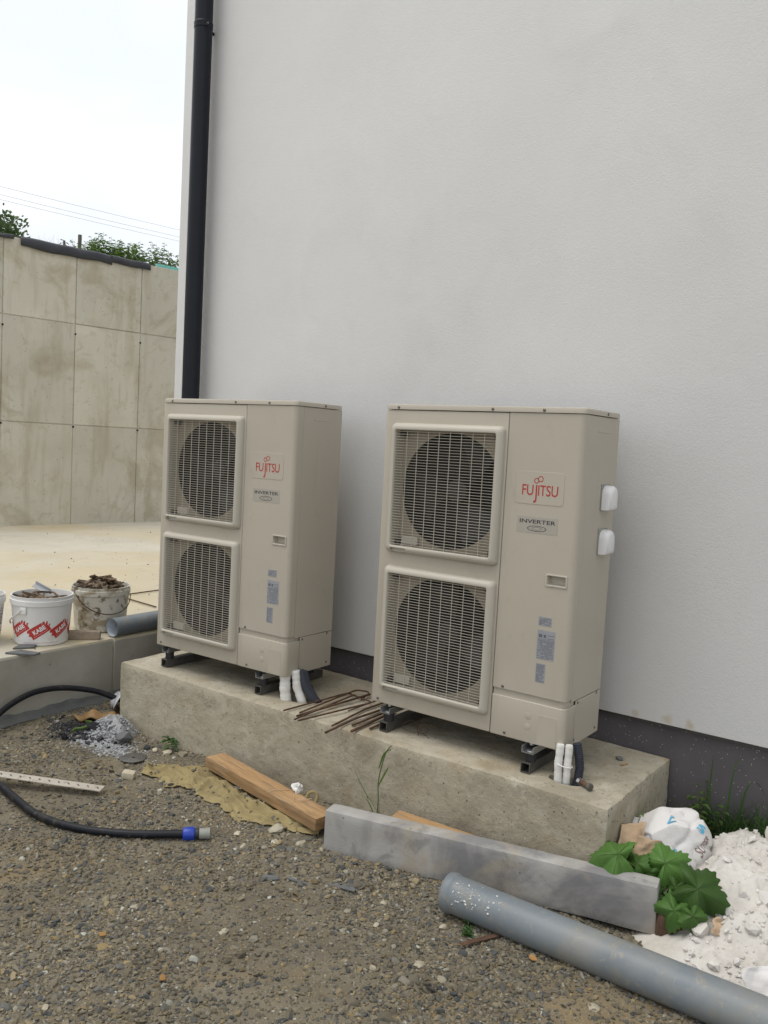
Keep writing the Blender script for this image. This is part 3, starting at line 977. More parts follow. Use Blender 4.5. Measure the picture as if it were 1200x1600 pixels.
    for rx, rz, th in ((0.040, 0.0115, 0.0022), (0.021, 0.0062, 0.0012)):
        nn = 28
        V = []
        for k in range(nn):
            t = 2 * math.pi * k / nn
            V += [(0.735 + rx * math.cos(t), -0.0011, 0.8285 + rz * math.sin(t)), (0.735 + (rx - th * 1.6) * math.cos(t), -0.0011, 0.8285 + (rz - th) * math.sin(t))]
        lt.add(V, [(2 * k, 2 * ((k + 1) % nn), 2 * ((k + 1) % nn) + 1, 2 * k + 1) for k in range(nn)])
    put('lettering', lt.me(), MT['dark_print'], ib)
    # rating stickers with fine print
    for (a, b, c, d, sc) in ((0.769, 0.823, 0.463, 0.497, 0), (0.768, 0.841, 0.334, 0.446, 1), (0.770, 0.809, 0.243, 0.317, 2)):
        stk = put('sticker', prism([(a, c), (b, c), (b, d), (a, d)], -0.0007, 0.0), MT['sticker'], u)
        pg = G()
        rr = random.Random(40 + sc)
        z = d - 0.004
        while z > c + 0.003:
            if sc == 1 and z > d - 0.034:
                z -= 0.034
                pg.box(a + 0.006, a + 0.020, -0.0010, -0.0008, z + 0.010, z + 0.022)
                pg.box(a + 0.026, a + 0.036, -0.0010, -0.0008, z + 0.010, z + 0.022)
                pg.box(a + 0.042, b - 0.004, -0.0010, -0.0008, z + 0.020, z + 0.022)
                pg.box(a + 0.042, b - 0.004, -0.0010, -0.0008, z + 0.008, z + 0.010)
                pg.box(a + 0.004, b - 0.003, -0.0010, -0.0008, z + 0.003, z + 0.0042)
                continue
            x = a + 0.003
            while x < b - 0.008:
                wl_ = rr.uniform(0.004, 0.016)
                x2 = min(x + wl_, b - 0.003)
                if rr.random() < 0.88:
                    pg.box(x, x2, -0.0010, -0.0008, z - 0.0016, z)
                x = x2 + rr.uniform(0.001, 0.003)
            z -= 0.0036
        kind(put('fine_print', pg.me(), MT['sticker_ink'], stk), 'stuff')
    # screws
    def screw(p, axis):
        rot = Matrix.Rotation(R(90), 4, 'X') if axis == 'y' else Matrix.Rotation(R(90), 4, 'Y')
        put('screw', G().lathe([(0.0062, -0.001), (0.0062, 0.0012), (0.004, 0.0034), (0.0, 0.0040)], 12, Matrix.Translation(p) @ rot).me(35), MT['screw'], u)
    for p in ((0.066, -0.004, 1.277), (0.516, -0.004, 1.278), (0.736, -0.004, 1.278), (0.034, 0.0, 0.018), (0.634, 0.0, 0.197), (0.655, -0.0015, 0.016), (0.860, -0.004, 1.278)):
        if p[0] != 0.860:
            screw(p, 'y')
    for p in ((UW + 0.004, 0.205, 1.278), (UW, 0.114, 0.165), (UW, 0.300, 0.168), (UW, 0.10, 0.022), (UW, 0.305, 0.022)):
        screw(p, 'x')
    return u


MT['sticker'] = plain('sticker_paper', (0.30, 0.31, 0.335), rough=0.35, var=0.05)
MT['sticker_ink'] = plain('sticker_ink', (0.115, 0.120, 0.15), rough=0.5)


def copy_tree(o, parent=None):
    c = o.copy()
    scene.collection.objects.link(c)
    if parent is not None:
        c.parent = parent
    for ch in list(o.children):
        copy_tree(ch, c)
    return c


right_unit = build_unit('heat_pump_unit', 'beige twin fan heat pump with two white plastic caps on its side', (0, 0, 0), 0)
left_unit = copy_tree(right_unit)
left_unit.location = (-1.388, -0.0445, 0.0057)
left_unit.rotation_euler = (0, 0, 0.018)
left_unit['label'] = 'beige twin fan heat pump with a plain side, standing in front of the downpipe'

# white caps on the right-hand unit
for kz in (0.955, 0.783):
    out = [(-0.043, -0.052)] + [(-0.043 + 0.0 * 0, 0.015)] + [(0.043 * math.cos(R(a)), 0.012 + 0.043 * math.sin(R(a))) for a in range(170, 0, -10)] + [(0.043, 0.015), (0.043, -0.052)]
    loops = []
    for sc, dx in ((1.0, -0.004), (1.0, 0.020), (0.97, 0.034), (0.88, 0.043), (0.70, 0.047)):
        loops.append([(UW + dx * 0.9, 0.240 + y * sc * 0.9, kz + z * sc * 0.9) for y, z in out])
    V, F = loop_shell(loops)
    nn = len(out)
    F.append(tuple((len(loops) - 1) * nn + k for k in range(nn)))
    me = mesh(V, F, smooth=50)
    bm = bmesh.new()
    bm.from_mesh(me)
    bmesh.ops.recalc_face_normals(bm, faces=bm.faces)
    bm.to_mesh(me)
    bm.free()
    cap = put('plastic_cap', me, MT['white_plastic'], right_unit)
    cap['label'] = 'white rounded plastic cap'
    put('backing', bbox(UW - 0.001, UW + 0.004, 0.197, 0.283, kz - 0.050, kz + 0.053, 0.001, 1), MT['grey_fit'], cap)


# ------------------------------------------------------------------ rails, mounts, pipes under the units
def rail(x, label, ux):
    t = thing('support_rail', label, 'rail', (x, -0.035, PZ + 0.0025), 0, 'steel rails under the units')
    L, h, w = 0.46, 0.040, 0.0195
    g = G()
    o = [(-w, 0), (w, 0), (w, h), (-w, h)]
    i = [(-w + 0.003, 0.003), (w - 0.003, 0.003), (w - 0.003, h - 0.003), (-w + 0.003, h - 0.003)]
    V = [(a, 0, b) for a, b in o] + [(a, 0, b) for a, b in i] + [(a, L, b) for a, b in o] + [(a, L, b) for a, b in i]
    F = []
    for k in range(4):
        m = (k + 1) % 4
        F += [(k, m, 4 + m, 4 + k), (8 + m, 8 + k, 12 + k, 12 + m), (m, k, 8 + k, 8 + m), (4 + k, 4 + m, 12 + m, 12 + k)]
    g.add(V, F)
    put('tube', g.me(), MT['steel'], t)
    for yy in (0.035, 0.375):
        rm = put('rubber_mount', G().lathe([(0.022, h + 0.0006), (0.023, h + 0.004), (0.0215, h + 0.018), (0.023, h + 0.032), (0.022, h + 0.036)], 24, Matrix.Translation((0.004, yy, 0))).me(40), MT['rubber'], t)
        put('bolt', G().lathe([(0.008, h + 0.0625), (0.008, h + 0.068), (0.005, h + 0.069)], 6, Matrix.Translation((0.004, yy, 0))).me(30), MT['zinc'], rm)
    g = G()
    zc = h + 0.0365
    g.box(-0.022, 0.028, 0.004, 0.40, zc, zc + 0.0035)
    g.box(-0.022, -0.0185, 0.004, 0.40, zc + 0.0035, zc + 0.0255)
    g.box(0.0245, 0.028, 0.004, 0.40, zc + 0.0035, zc + 0.0255)
    put('channel', g.me(), MT['zinc'], t)
    put('washer', G().lathe([(0.016, zc + 0.0035), (0.016, zc + 0.006), (0.006, zc + 0.0065)], 18, Matrix.Translation((0.004, 0.035, 0))).me(30), MT['zinc'], t)


rail(0.095, 'square steel rail under the fan end of the right hand unit, near the rusty rods', 0)
rail(0.770, 'square steel rail under the right hand unit beside the white lagged pipes', 0)
rail(-1.336, 'square steel rail at the far left end of the plinth', 0)
rail(-0.652, 'square steel rail under the left hand unit beside its white pipe lagging', 0)


def lagged(name, label, pts, r, group):
    P = [Vector(p) for p in pts]
    # resample and pinch where the ties sit
    out, rl = [], []
    n = 26
    for k in range(n):
        t = k / (n - 1) * (len(P) - 1)
        i = min(int(t), len(P) - 2)
        out.append(P[i].lerp(P[i + 1], t - i))
        rl.append(r * (1.0 - 0.13 * max(0, math.cos(k / (n - 1) * 2 * math.pi * 3.3)) ** 6 + 0.03 * math.sin(k * 1.7)))
    o = put(name, G().tube(out, r, 14, True, rl).me(50), MT['lagging'])
    return tag(o, label, 'pipe', group)


lagged('lagged_pipe', 'left one of two white lagged pipes entering the plinth under the right hand unit', [(0.895, -0.004, 0.03), (0.892, -0.008, -0.05), (0.895, -0.002, -0.16)], 0.0150, 'white lagged refrigerant pipes')
lagged('lagged_pipe', 'right one of two white lagged pipes entering the plinth under the right hand unit', [(0.924, 0.010, 0.03), (0.923, 0.006, -0.05), (0.919, 0.012, -0.16)], 0.0145, 'white lagged refrigerant pipes')
g = G()
pts = [(0.936, 0.052, 0.03), (0.949, 0.050, -0.02), (0.956, 0.046, -0.06), (0.955, 0.040, -0.10), (0.946, 0.034, -0.16)]
cp, rl = [], []
for k in range(60):
    t = k / 59 * 4
    i = min(int(t), 3)
    cp.append(Vector(pts[i]).lerp(Vector(pts[i + 1]), t - i))
    rl.append(0.0175 if k % 2 else 0.0145)
tag(put('corrugated_conduit', g.tube(cp, 0.016, 14, True, rl).me(60), MT['foam']), 'dark ribbed conduit behind the white pipes of the right hand unit', 'conduit')
tag(put('cable_tie', G().tube([(0.8745 + 0.034 * (1 - math.cos(t)) , 0.003 + 0.026 * math.sin(t), -0.045 + 0.006 * math.cos(t)) for t in np.linspace(0, 2 * math.pi, 25)], 0.0022, 6).me(60), MT['white_plastic']), 'thin white cable tie round the pipes under the right hand unit', 'cable tie')
lagged('lagged_pipe', 'thick upright white lagged pipe under the left hand unit', [(-0.520, 0.010, 0.03), (-0.517, 0.010, -0.06), (-0.508, 0.018, -0.16)], 0.026, 'white lagged refrigerant pipes')
lagged('lagged_pipe', 'slanting white lagged pipe beside the dark foam under the left hand unit', [(-0.480, 0.040, 0.03), (-0.468, 0.042, -0.05), (-0.428, 0.060, -0.16)], 0.0215, 'white lagged refrigerant pipes')
fo = G()
fp_ = [(-0.462, 0.060, 0.03), (-0.445, 0.064, -0.03), (-0.405, 0.074, -0.085), (-0.372, 0.084, -0.118)]
V = []
for p in fp_:
    for a, b in ((-0.014, -0.022), (0.022, -0.016), (0.022, 0.022), (-0.014, 0.022)):
        V.append((p[0] + a, p[1] + b, p[2]))
fo.add(V, [(i * 4 + k, i * 4 + (k + 1) % 4, (i + 1) * 4 + (k + 1) % 4, (i + 1) * 4 + k) for i in range(3) for k in range(4)] + [(3, 2, 1, 0), (12, 13, 14, 15)])
tag(put('foam_insulation', bev(fo.me(), 0.003, 2), MT['foam']), 'dark slanting foam insulation strip under the left hand unit', 'insulation')

# ------------------------------------------------------------------ rusty rods on the plinth
RZ = PZ + 0.006
def rod(label, pts, r=0.006, cat='rod'):
    g = G()
    P = [Vector(p) for p in pts]
    # ease the bends
    Q = [P[0]]
    for i in range(1, len(P) - 1):
        a, b, c = P[i - 1], P[i], P[i + 1]
        d1, d2 = min(0.025, (a - b).length / 3), min(0.025, (c - b).length / 3)
        p0, p2 = b + (a - b).normalized() * d1, b + (c - b).normalized() * d2
        for t in (0, 0.33, 0.66, 1):
            Q.append((p0.lerp(b, t)).lerp(b.lerp(p2, t), t))
    Q.append(P[-1])
    return tag(put('rusty_rod', g.tube(Q, r * 0.68, 10).me(40), MT['rust']), label, cat, 'rusty reinforcing rods on the plinth')


rod('long rusty stirrup bent square at its end, leftmost on the plinth', [(-0.378, -0.146, RZ + 0.004), (-0.348, 0.280, RZ + 0.004), (-0.154, 0.222, RZ + 0.012), (-0.238, -0.205, RZ + 0.004)])
rod('rusty rod with a short hooked end lying inside the stirrup', [(-0.315, -0.108, RZ), (-0.325, 0.318, RZ + 0.016), (-0.255, 0.339, RZ + 0.016), (-0.240, 0.25, RZ + 0.002)])
rod('thick straight rusty rod in the middle of the bent rods', [(-0.286, -0.160, RZ + 0.003), (-0.234, 0.311, RZ + 0.016)], 0.0075)
rod('rusty rod overlapping the thick one, its tip over the plinth edge', [(-0.264, -0.200, RZ + 0.002), (-0.274, 0.234, RZ + 0.020)], 0.006)
rod('dark rusty rod running under the corner of the right hand unit', [(-0.093, -0.148, RZ + 0.002), (-0.132, 0.132, RZ + 0.003), (-0.133, 0.33, RZ + 0.003)], 0.007)
rod('rusty rod reaching farthest over the plinth edge', [(-0.056, -0.237, RZ + 0.003), (-0.081, 0.006, RZ + 0.003), (-0.071, 0.30, RZ + 0.003)], 0.0075)
rod('dull rusty rod lying close against the rod that overhangs the plinth', [(-0.036, -0.08, RZ + 0.002), (-0.046, 0.30, RZ + 0.002)], 0.008)
rod('thick pale rusty rod just left of the black rubber mount', [(0.012, -0.147, RZ + 0.003), (-0.020, 0.22, RZ + 0.003)], 0.009)
rod('short rusty rod touching the steel rail', [(0.046, -0.061, RZ + 0.002), (0.034, 0.2, RZ + 0.002)], 0.008)
rod('thin rusty rod crossing between the bent and straight rods', [(-0.146, 0.028, RZ + 0.016), (-0.150, 0.26, RZ + 0.016)], 0.0045)

# tie wire, bolt, pebble and splinter on the plinth
tw = G()
for k, (cx_, cy_, rr, a0) in enumerate(((0.275, 0.04, 0.045, 0.0), (0.20, 0.03, 0.040, 1.0), (0.245, 0.045, 0.028, 2.0))):
    tw.tube([(cx_ + rr * math.cos(t + a0), cy_ + 0.012 * math.sin(2 * t), PZ + 0.030 + rr * 0.62 * math.sin(t + a0)) for t in np.linspace(0, 5.0, 26)], 0.0012, 5)
tw.tube([(0.240, 0.02, PZ + 0.005), (0.238, 0.045, PZ + 0.05), (0.236, 0.07, PZ + 0.092)], 0.0016, 5)
tag(put('tie_wire', tw.me(60), MT['rust']), 'thin looped rusty tie wire under the right hand unit', 'wire')
bt = thing('steel_bolt', 'short steel bolt lying on the plinth beside the pipe hole', 'bolt', (0.968, 0.013, PZ + 0.014), math.atan2(-0.03, 0.06))
put('shank', G().tube([(0.012, 0, 0), (0.062, 0, -0.001)], 0.009, 12).me(40), MT['rust'], bt)
put('head', G().tube([(0.0, 0, 0), (0.014, 0, 0)], 0.0125, 6).me(30), MT['zinc'], bt)
put('nut', G().tube([(0.056, 0, 0), (0.070, 0, 0)], 0.0135, 6).me(30), MT['steel'], bt)


def stone(label, x, y, z, r, tone=None, seed=0, flat=0.7, name='stone', mat=None, group='single pale stones on the gravel'):
    rg = random.Random(seed)
    bm = bmesh.new()
    bmesh.ops.create_icosphere(bm, subdivisions=2, radius=1.0)
    off = Vector((seed * 3.1, 1.7, 0))
    for v in bm.verts:
        d = v.co.normalized()
        v.co = d * (1 + 0.55 * mnoise.noise(d * 1.1 + off) + 0.18 * mnoise.noise(d * 3.0 + off))
        v.co.x *= 1.15
        v.co.z *= flat
    # a few flat broken faces
    for k in range(5):
        nrm = Vector((rg.gauss(0, 1), rg.gauss(0, 1), rg.gauss(0, 1))).normalized()
        dcut = rg.uniform(0.55, 0.8) * (flat if abs(nrm.z) > 0.7 else 1)
        for v in bm.verts:
            e = v.co.dot(nrm) - dcut
            if e > 0:
                v.co -= nrm * e
    me = bpy.data.meshes.new('stone')
    bm.to_mesh(me)
    bm.free()
    me.transform(Matrix.Rotation(rg.uniform(0, 6.28), 4, 'Z') @ Matrix.Scale(r, 4))
    me.shade_smooth()
    me.set_sharp_from_angle(angle=R(28))
    o = put(name, me, mat or MT['stone'], None, (x, y, z))
    return tag(o, label, 'stone', group)


stone('small dark pebble on the right hand end of the plinth', 0.992, 0.372, PZ + 0.010, 0.014, seed=3, mat=MT['slate'], group=None)
tag(put('splinter', G().tube([(1.020, 0.31, PZ + 0.006), (1.034, 0.345, PZ + 0.006)], 0.004, 5).me(), MT['wood']), 'tiny wood splinter on the right hand end of the plinth', 'splinter')


# ================================================================== TERRACE CLUTTER
def bucket(name, label, loc, rb, rt, h, mat, rotz=0.0, handle_dir=0.0, dark_wire=False):
    t = thing(name, label, 'bucket', loc, rotz, 'buckets of scrap on the terrace edge')
    th = 0.004
    prof = [(rb - 0.006, 0.0), (rb, 0.005)]
    prof += [(rb + (rt - rb) * k / 6, 0.005 + (h - 0.055) * k / 6) for k in range(1, 7)]
    prof += [(rt + 0.007, h - 0.047), (rt + 0.008, h - 0.020), (rt + 0.002, h - 0.017), (rt + 0.002, h - 0.006), (rt + 0.005, h), (rt - 0.003, h), (rt - th - 0.002, h - 0.02), (rb - th, 0.02), (0.0, 0.018)]
    put('pail', G().lathe(prof, 56).me(35), mat, t)
    return t


def scraps(cx, cy, z0, R_, n, seed, label, group, hgt=0.05):
    rg = random.Random(seed)
    for k in range(n):
        a, rr = rg.uniform(0, 6.28), R_ * math.sqrt(rg.random()) * 0.82
        L, w, t = rg.uniform(0.05, 0.13), rg.uniform(0.012, 0.032), rg.uniform(0.006, 0.016)
        bm = bmesh.new()
        bmesh.ops.create_cube(bm, size=1)
        bmesh.ops.subdivide_edges(bm, edges=bm.edges, cuts=2, use_grid_fill=True)
        for v in bm.verts:
            v.co = Vector((v.co.x * L, v.co.y * w * (1 + 0.35 * math.sin(v.co.x * 5 + k)), v.co.z * t + 0.10 * L * v.co.x ** 2 * rg.uniform(-1, 1) * 0.3))
            v.co += Vector((rg.uniform(-1, 1) * 0.006, rg.uniform(-1, 1) * 0.003, rg.uniform(-1, 1) * 0.002))
        me = bpy.data.meshes.new('scrap')
        bm.to_mesh(me)
        bm.free()
        o = put('scrap_piece', me, MT['scrap'], None, (cx + rr * math.cos(a), cy + rr * math.sin(a), z0 + hgt * (1 - rr / R_) * rg.uniform(0.3, 1.0) + rg.uniform(0, 0.012)),
                (rg.uniform(-0.5, 0.5), rg.uniform(-0.45, 0.45), rg.uniform(0, 6.28)))
        tag(o, label, 'scrap', group)


TB = TZ + 0.001
# the printed bucket
b1 = (-2.205, -0.195, TB)
kb = bucket('printed_bucket', 'white plastic bucket with red printed blocks, full of scrap', b1, 0.143, 0.162, 0.272, MT['bucket'])
put('filling', G().lathe([(0.0, 0.232), (0.154, 0.228), (0.156, 0.225)], 30).me(60), MT['scrap'], kb)
lt, blk = G(), G()
view_a = math.atan2(CAM.y - b1[1], CAM.x - b1[0])


def on_pail(s, z, off):
    """s metres round the pail from the point facing the photographer, z height"""
    r = 0.143 + (0.163 - 0.143) * (z - 0.005) / 0.25 + off
    a = view_a + s / 0.150
    return (r * math.cos(a), r * math.sin(a), z)


for (cs, ccz) in ((-0.126, 0.096), (-0.012, 0.092), (0.110, 0.096), (0.232, 0.092), (-0.245, 0.092)):
    hx, hz, ca, sa = 0.062, 0.031, math.cos(R(33)), math.sin(R(33))
    nx_, ny_ = 16, 6
    def edge(u, v):
        # ragged short ends
        x = u * hx
        if abs(u) > 0.85:
            x += 0.006 * (1 if int((v + 1) * 3) % 2 else -1) * (1 if u > 0 else -1)
        y = v * hz
        return cs + x * ca - y * sa, ccz + x * sa + y * ca
    V = [on_pail(*edge(-1 + 2 * i / nx_, -1 + 2 * j / ny_), 0.0009) for i in range(nx_ + 1) for j in range(ny_ + 1)]
    blk.add(V, [(i * (ny_ + 1) + j, (i + 1) * (ny_ + 1) + j, (i + 1) * (ny_ + 1) + j + 1, i * (ny_ + 1) + j + 1) for i in range(nx_) for j in range(ny_)])
    V, F = text_geo('KABE', 0.034, 'CENTER', 0.0010)
    lt.add([on_pail(cs + v.x * 0.92 * ca - (v.y - 0.010) * sa, ccz + v.x * 0.92 * sa + (v.y - 0.010) * ca, 0.0020) for v in V], F)
    # a faint second line of print
    for q in range(7):
        x0 = -0.045 + q * 0.0125
        lt.add([on_pail(cs + x * ca - y * sa, ccz + x * sa + y * ca, 0.0018) for x, y in ((x0, -0.021), (x0 + 0.009, -0.021), (x0 + 0.009, -0.0195), (x0, -0.0195))], [(0, 1, 2, 3)])
pr_ = put('red_block_print', blk.me(180), MT['red'], kb)
put('lettering', lt.me(), MT['white_plastic'], pr_)
put('thin_line_print', G().add([on_pail(-0.10 + 0.2 * i / 20, z, 0.0008) for i in range(21) for z in (0.0185, 0.0200)], [(2 * i, 2 * i + 2, 2 * i + 3, 2 * i + 1) for i in range(20)]).me(), MT['red'], kb)
ea = view_a - 0.62
ear = put('handle_lug', bev(G().box(-0.018, 0.018, -0.004, 0.006, -0.020, 0.020).me(), 0.003, 2), MT['bucket'], kb, (0.163 * math.cos(ea), 0.163 * math.sin(ea), 0.200), (0, 0, ea - math.pi / 2))
pts = [on_pail(-0.10 - 0.14 * t, 0.206 - 0.100 * t ** 0.8, 0.010 + 0.008 * math.sin(3 * t)) for t in np.linspace(0, 1, 12)]
put('handle', G().tube(pts, 0.0045, 8).me(60), MT['bucket'], kb)
scraps(b1[0], b1[1], TB + 0.236, 0.13, 14, 5, 'dark wood scrap in the white bucket with red blocks', 'scraps in the printed bucket', 0.045)
pp = put('plastic_offcut', bev(G().box(-0.05, 0.05, -0.018, 0.018, -0.002, 0.002).box(-0.05, 0.05, 0.014, 0.018, 0.0, 0.02).me(), 0.001, 1), MT['clear_plastic'], None, (b1[0] - 0.01, b1[1] + 0.0, TB + 0.296), (0.4, 0.45, 0.6))
tag(pp, 'pale blue grey plastic offcut sticking out of the bucket with red blocks', 'offcut')

# the cement-stained bucket
b2 = (-2.280, 0.250, TB)
sb = bucket('stained_bucket', 'cement stained bucket heaped with brown scrap beside the grey pipe', b2, 0.148, 0.167, 0.268, MT['dirty_bucket'])
put('filling', G().lathe([(0.0, 0.246), (0.157, 0.234), (0.158, 0.228)], 30).me(60), MT['scrap'], sb)
va2 = math.atan2(CAM.y - b2[1], CAM.x - b2[0])
pts = []
for t in np.linspace(-1, 1, 26):
    a = va2 + 0.25 + 1.35 * t
    rr = 0.170 + 0.004
    pts.append((rr * math.cos(a), rr * math.sin(a), 0.230 - 0.115 * (1 - t * t) - 0.02 * t))
put('handle', G().tube(pts, 0.0028, 6).me(60), MT['rust'], sb)
scraps(b2[0], b2[1], TB + 0.246, 0.145, 30, 8, 'brown wood scrap heaped in the stained bucket', 'scraps in the stained bucket', 0.085)

# bucket cut off by the frame
b3 = (-2.435, -0.475, TB)
cb = bucket('pale_bucket', 'pale bucket with small dark print, at the left edge beside the bucket with red blocks', b3, 0.143, 0.162, 0.272, MT['bucket'])
put('filling', G().lathe([(0.0, 0.25), (0.154, 0.243), (0.156, 0.238)], 30).me(60), MT['scrap'], cb)
pg = G()
rg_ = random.Random(4)
va3 = math.atan2(CAM.y - b3[1], CAM.x - b3[0])
for q in range(26):
    z = 0.205 - q * 0.0058
    s = 0.02
    while s < 0.20:
        w = rg_.uniform(0.006, 0.02)
        if rg_.random() < 0.8:
            V = []
            for ss in (s, s + w):
                for zz in (z, z + (0.004 if q else 0.008)):
                    r = 0.1435 + 0.02 * (zz - 0.005) / 0.25 + 0.0010
                    a = va3 + ss / 0.150
                    V.append((r * math.cos(a), r * math.sin(a), zz))
            pg.add(V, [(0, 2, 3, 1)])
        s += w + 0.004
kind(put('fine_print', pg.me(), MT['sticker_ink'], cb), 'stuff')
scraps(b3[0], b3[1], TB + 0.248, 0.13, 9, 12, 'brown scrap in the bucket cut off by the left edge', 'scraps in the pale bucket', 0.04)

tag(put('wood_block', bev(G().box(-0.088, 0.088, -0.026, 0.026, 0.0, 0.048).me(), 0.004, 2), MT['block_wood'], None, (-2.085, 0.005, TB), (0, 0, R(48))), 'small dirty wood block in front of the stained bucket', 'block')
tp = thing('pipe_offcut', 'short grey plastic pipe lying on the terrace with its open end to the left', 'pipe', (-2.028, 0.150, TB + 0.056), 0)
ax = Vector((-0.05, 1.0, 0)).normalized()
Mr = ax.to_track_quat('Z', 'Y').to_matrix().to_4x4()
put('pipe_wall', G().lathe([(0.0525, 0.0), (0.0555, 0.0), (0.0555, 1.1), (0.0525, 1.1)], 40, Mr, close=True).me(40), MT['pvc'], tp)
lining = put('lining', G().lathe([(0.0522, 0.002), (0.0522, 1.098)], 40, Mr).me(40), MT['pvc_inner'], tp)
rr_ = lining.data
bm = bmesh.new(); bm.from_mesh(rr_); bmesh.ops.delete(bm, geom=[f for f in bm.faces if len(f.verts) > 4], context='FACES'); bm.to_mesh(rr_); bm.free()
trod = rod('thin bent rod lying on the terrace behind the stained bucket', [(-2.55, 0.90, TZ + 0.008), (-2.93, 0.94, TZ + 0.008), (-3.05, 1.00, TZ + 0.008), (-3.06, 1.50, TZ + 0.008)], 0.007)
del trod['group']
for (x, y, rz, L, lab) in ((-2.06, -0.50, 0.5, 0.16, 'grey broken tile on the terrace edge at the left'), (-2.12, -0.42, 1.0, 0.11, 'smaller grey tile shard beside the bucket with red blocks')):
    tag(put('tile_shard', bev(G().add([(0, 0, 0), (L, 0.01, 0), (L * 1.1, 0.05, 0), (L * 0.3, 0.075, 0), (0, 0, 0.010), (L, 0.01, 0.010), (L * 1.1, 0.05, 0.012), (L * 0.3, 0.075, 0.010)], [(3, 2, 1, 0), (4, 5, 6, 7), (0, 1, 5, 4), (1, 2, 6, 5), (2, 3, 7, 6), (3, 0, 4, 7)]).me(), 0.002, 1), MT['slate'], None, (x, y, TB), (0.03, 0, rz)), lab, 'tile')
# crumbs on the terrace
nc = 260
cxs, cys = rng.uniform(-6.8, -2.05, nc), rng.uniform(-1.5, 4.0, nc)
crs = np.clip(np.exp(rng.normal(math.log(0.0042), 0.45, nc)), 0.002, 0.012)
crumbs = put('terrace_crumbs', rocks(np.c_[cxs, cys, TZ + crs * 0.3], crs, PAL[rng.choice([0, 3, 4, 1], nc)] * 0.8, 9), MT['gravel'])
kind(tag(crumbs, 'dark crumbs of debris scattered over the terrace', 'debris'), 'stuff')

# membrane along the foot of the step, plastic sheet by the plinth
V, F = [], []
nm = 60
for i in range(nm + 1):
    y = -1.6 + 2.1 * i / nm
    top = -0.412 + 0.006 * math.sin(i * 0.5) + 0.004 * math.sin(i * 1.7)
    for k, (dx, z) in enumerate(((0.002, top), (0.006, -0.425), (0.014, -0.437), (0.030 + 0.004 * math.sin(i), -0.443), (0.055 + 0.008 * math.sin(i * 0.7), -0.452))):
        V.append((-1.994 + dx, y, z))
F = [(i * 5 + k, i * 5 + k + 1, (i + 1) * 5 + k + 1, (i + 1) * 5 + k) for i in range(nm) for k in range(4)]
me = mesh(V, F, smooth=60)
o = put('membrane_strip', me, MT['membrane'])
sm = o.modifiers.new('thickness', 'SOLIDIFY'); sm.thickness = 0.003
tag(o, 'dark grey membrane strip along the foot of the terrace step', 'membrane')
V, F = [], []
for i in range(9):
    for j in range(9):
        u, v = i / 8, j / 8
        V.append((-1.86 + 0.20 * u, 0.02 + 0.16 * v - 0.12 * u, -0.44 + 0.13 * math.sin(math.pi * min(1, v * 0.9 + 0.1)) * (0.4 + 0.6 * u) + 0.015 * math.sin(9 * u + 5 * v)))
F = [(i * 9 + j, (i + 1) * 9 + j, (i + 1) * 9 + j + 1, i * 9 + j + 1) for i in range(8) for j in range(8)]
o = put('plastic_sheet', mesh(V, F, smooth=60), MT['clear_plastic'])
sm = o.modifiers.new('thickness', 'SOLIDIFY'); sm.thickness = 0.002
tag(o, 'crumpled pale plastic sheet by the left end of the plinth', 'plastic sheet')


# ================================================================== YARD CLUTTER
def catmull(P, n):
    P = [Vector(p) for p in P]
    Q = [P[0] * 2 - P[1]] + P + [P[-1] * 2 - P[-2]]
    out = []
    for i in range(1, len(Q) - 2):
        for k in range(n):
            t = k / n
            a, b, c, d = Q[i - 1], Q[i], Q[i + 1], Q[i + 2]
            out.append(0.5 * ((2 * b) + (c - a) * t + (2 * a - 5 * b + 4 * c - d) * t * t + (3 * b - a - 3 * c + d) * t ** 3))
    out.append(P[-1])
    return out


hz = GZ + 0.018
hs = thing('black_hose', 'black water hose looping over the gravel to a blue coupling', 'hose', (-0.206, -0.688, GZ))
hs.location = (0, 0, 0)
path = catmull([(-1.66, 0.10, -0.432), (-1.79, 0.035, -0.40), (-1.872, -0.06, -0.35), (-1.930, -0.22, -0.311), (-1.945, -0.362, -0.302), (-1.945, -0.471, -0.32), (-1.915, -0.60, -0.36), (-1.80, -0.80, -0.42), (-1.60, -0.95, hz), (-1.38, -0.99, hz),
                (-1.23, -0.996, hz), (-1.09, -1.02, hz), (-0.851, -1.052, hz), (-0.644, -1.018, hz + 0.002), (-0.457, -0.92, hz + 0.004), (-0.290, -0.775, hz + 0.006)], 10)
put('tubing', G().tube(path, 0.0155, 16).me(60), MT['hose'], hs)
d = Vector((0.077, 0.079, 0)).normalized()
Mq = Matrix.Translation((-0.300, -0.784, hz + 0.006)) @ d.to_track_quat('Z', 'Y').to_matrix().to_4x4()
cpl = put('coupling', G().lathe([(0.017, 0.0), (0.0235, 0.003), (0.026, 0.012), (0.0265, 0.040), (0.024, 0.046), (0.017, 0.047)], 12, Mq).me(35), MT['blue'], hs)
put('gasket', G().lathe([(0.021, 0.0475), (0.0225, 0.050), (0.0225, 0.062), (0.020, 0.063)], 20, Mq).me(40), MT['rubber'], cpl)
put('nozzle', G().lathe([(0.0205, 0.0635), (0.0205, 0.092), (0.0225, 0.094), (0.0225, 0.104), (0.016, 0.105), (0.016, 0.080), (0.0, 0.078)], 20, Mq).me(35), MT['grey_fit'], cpl)

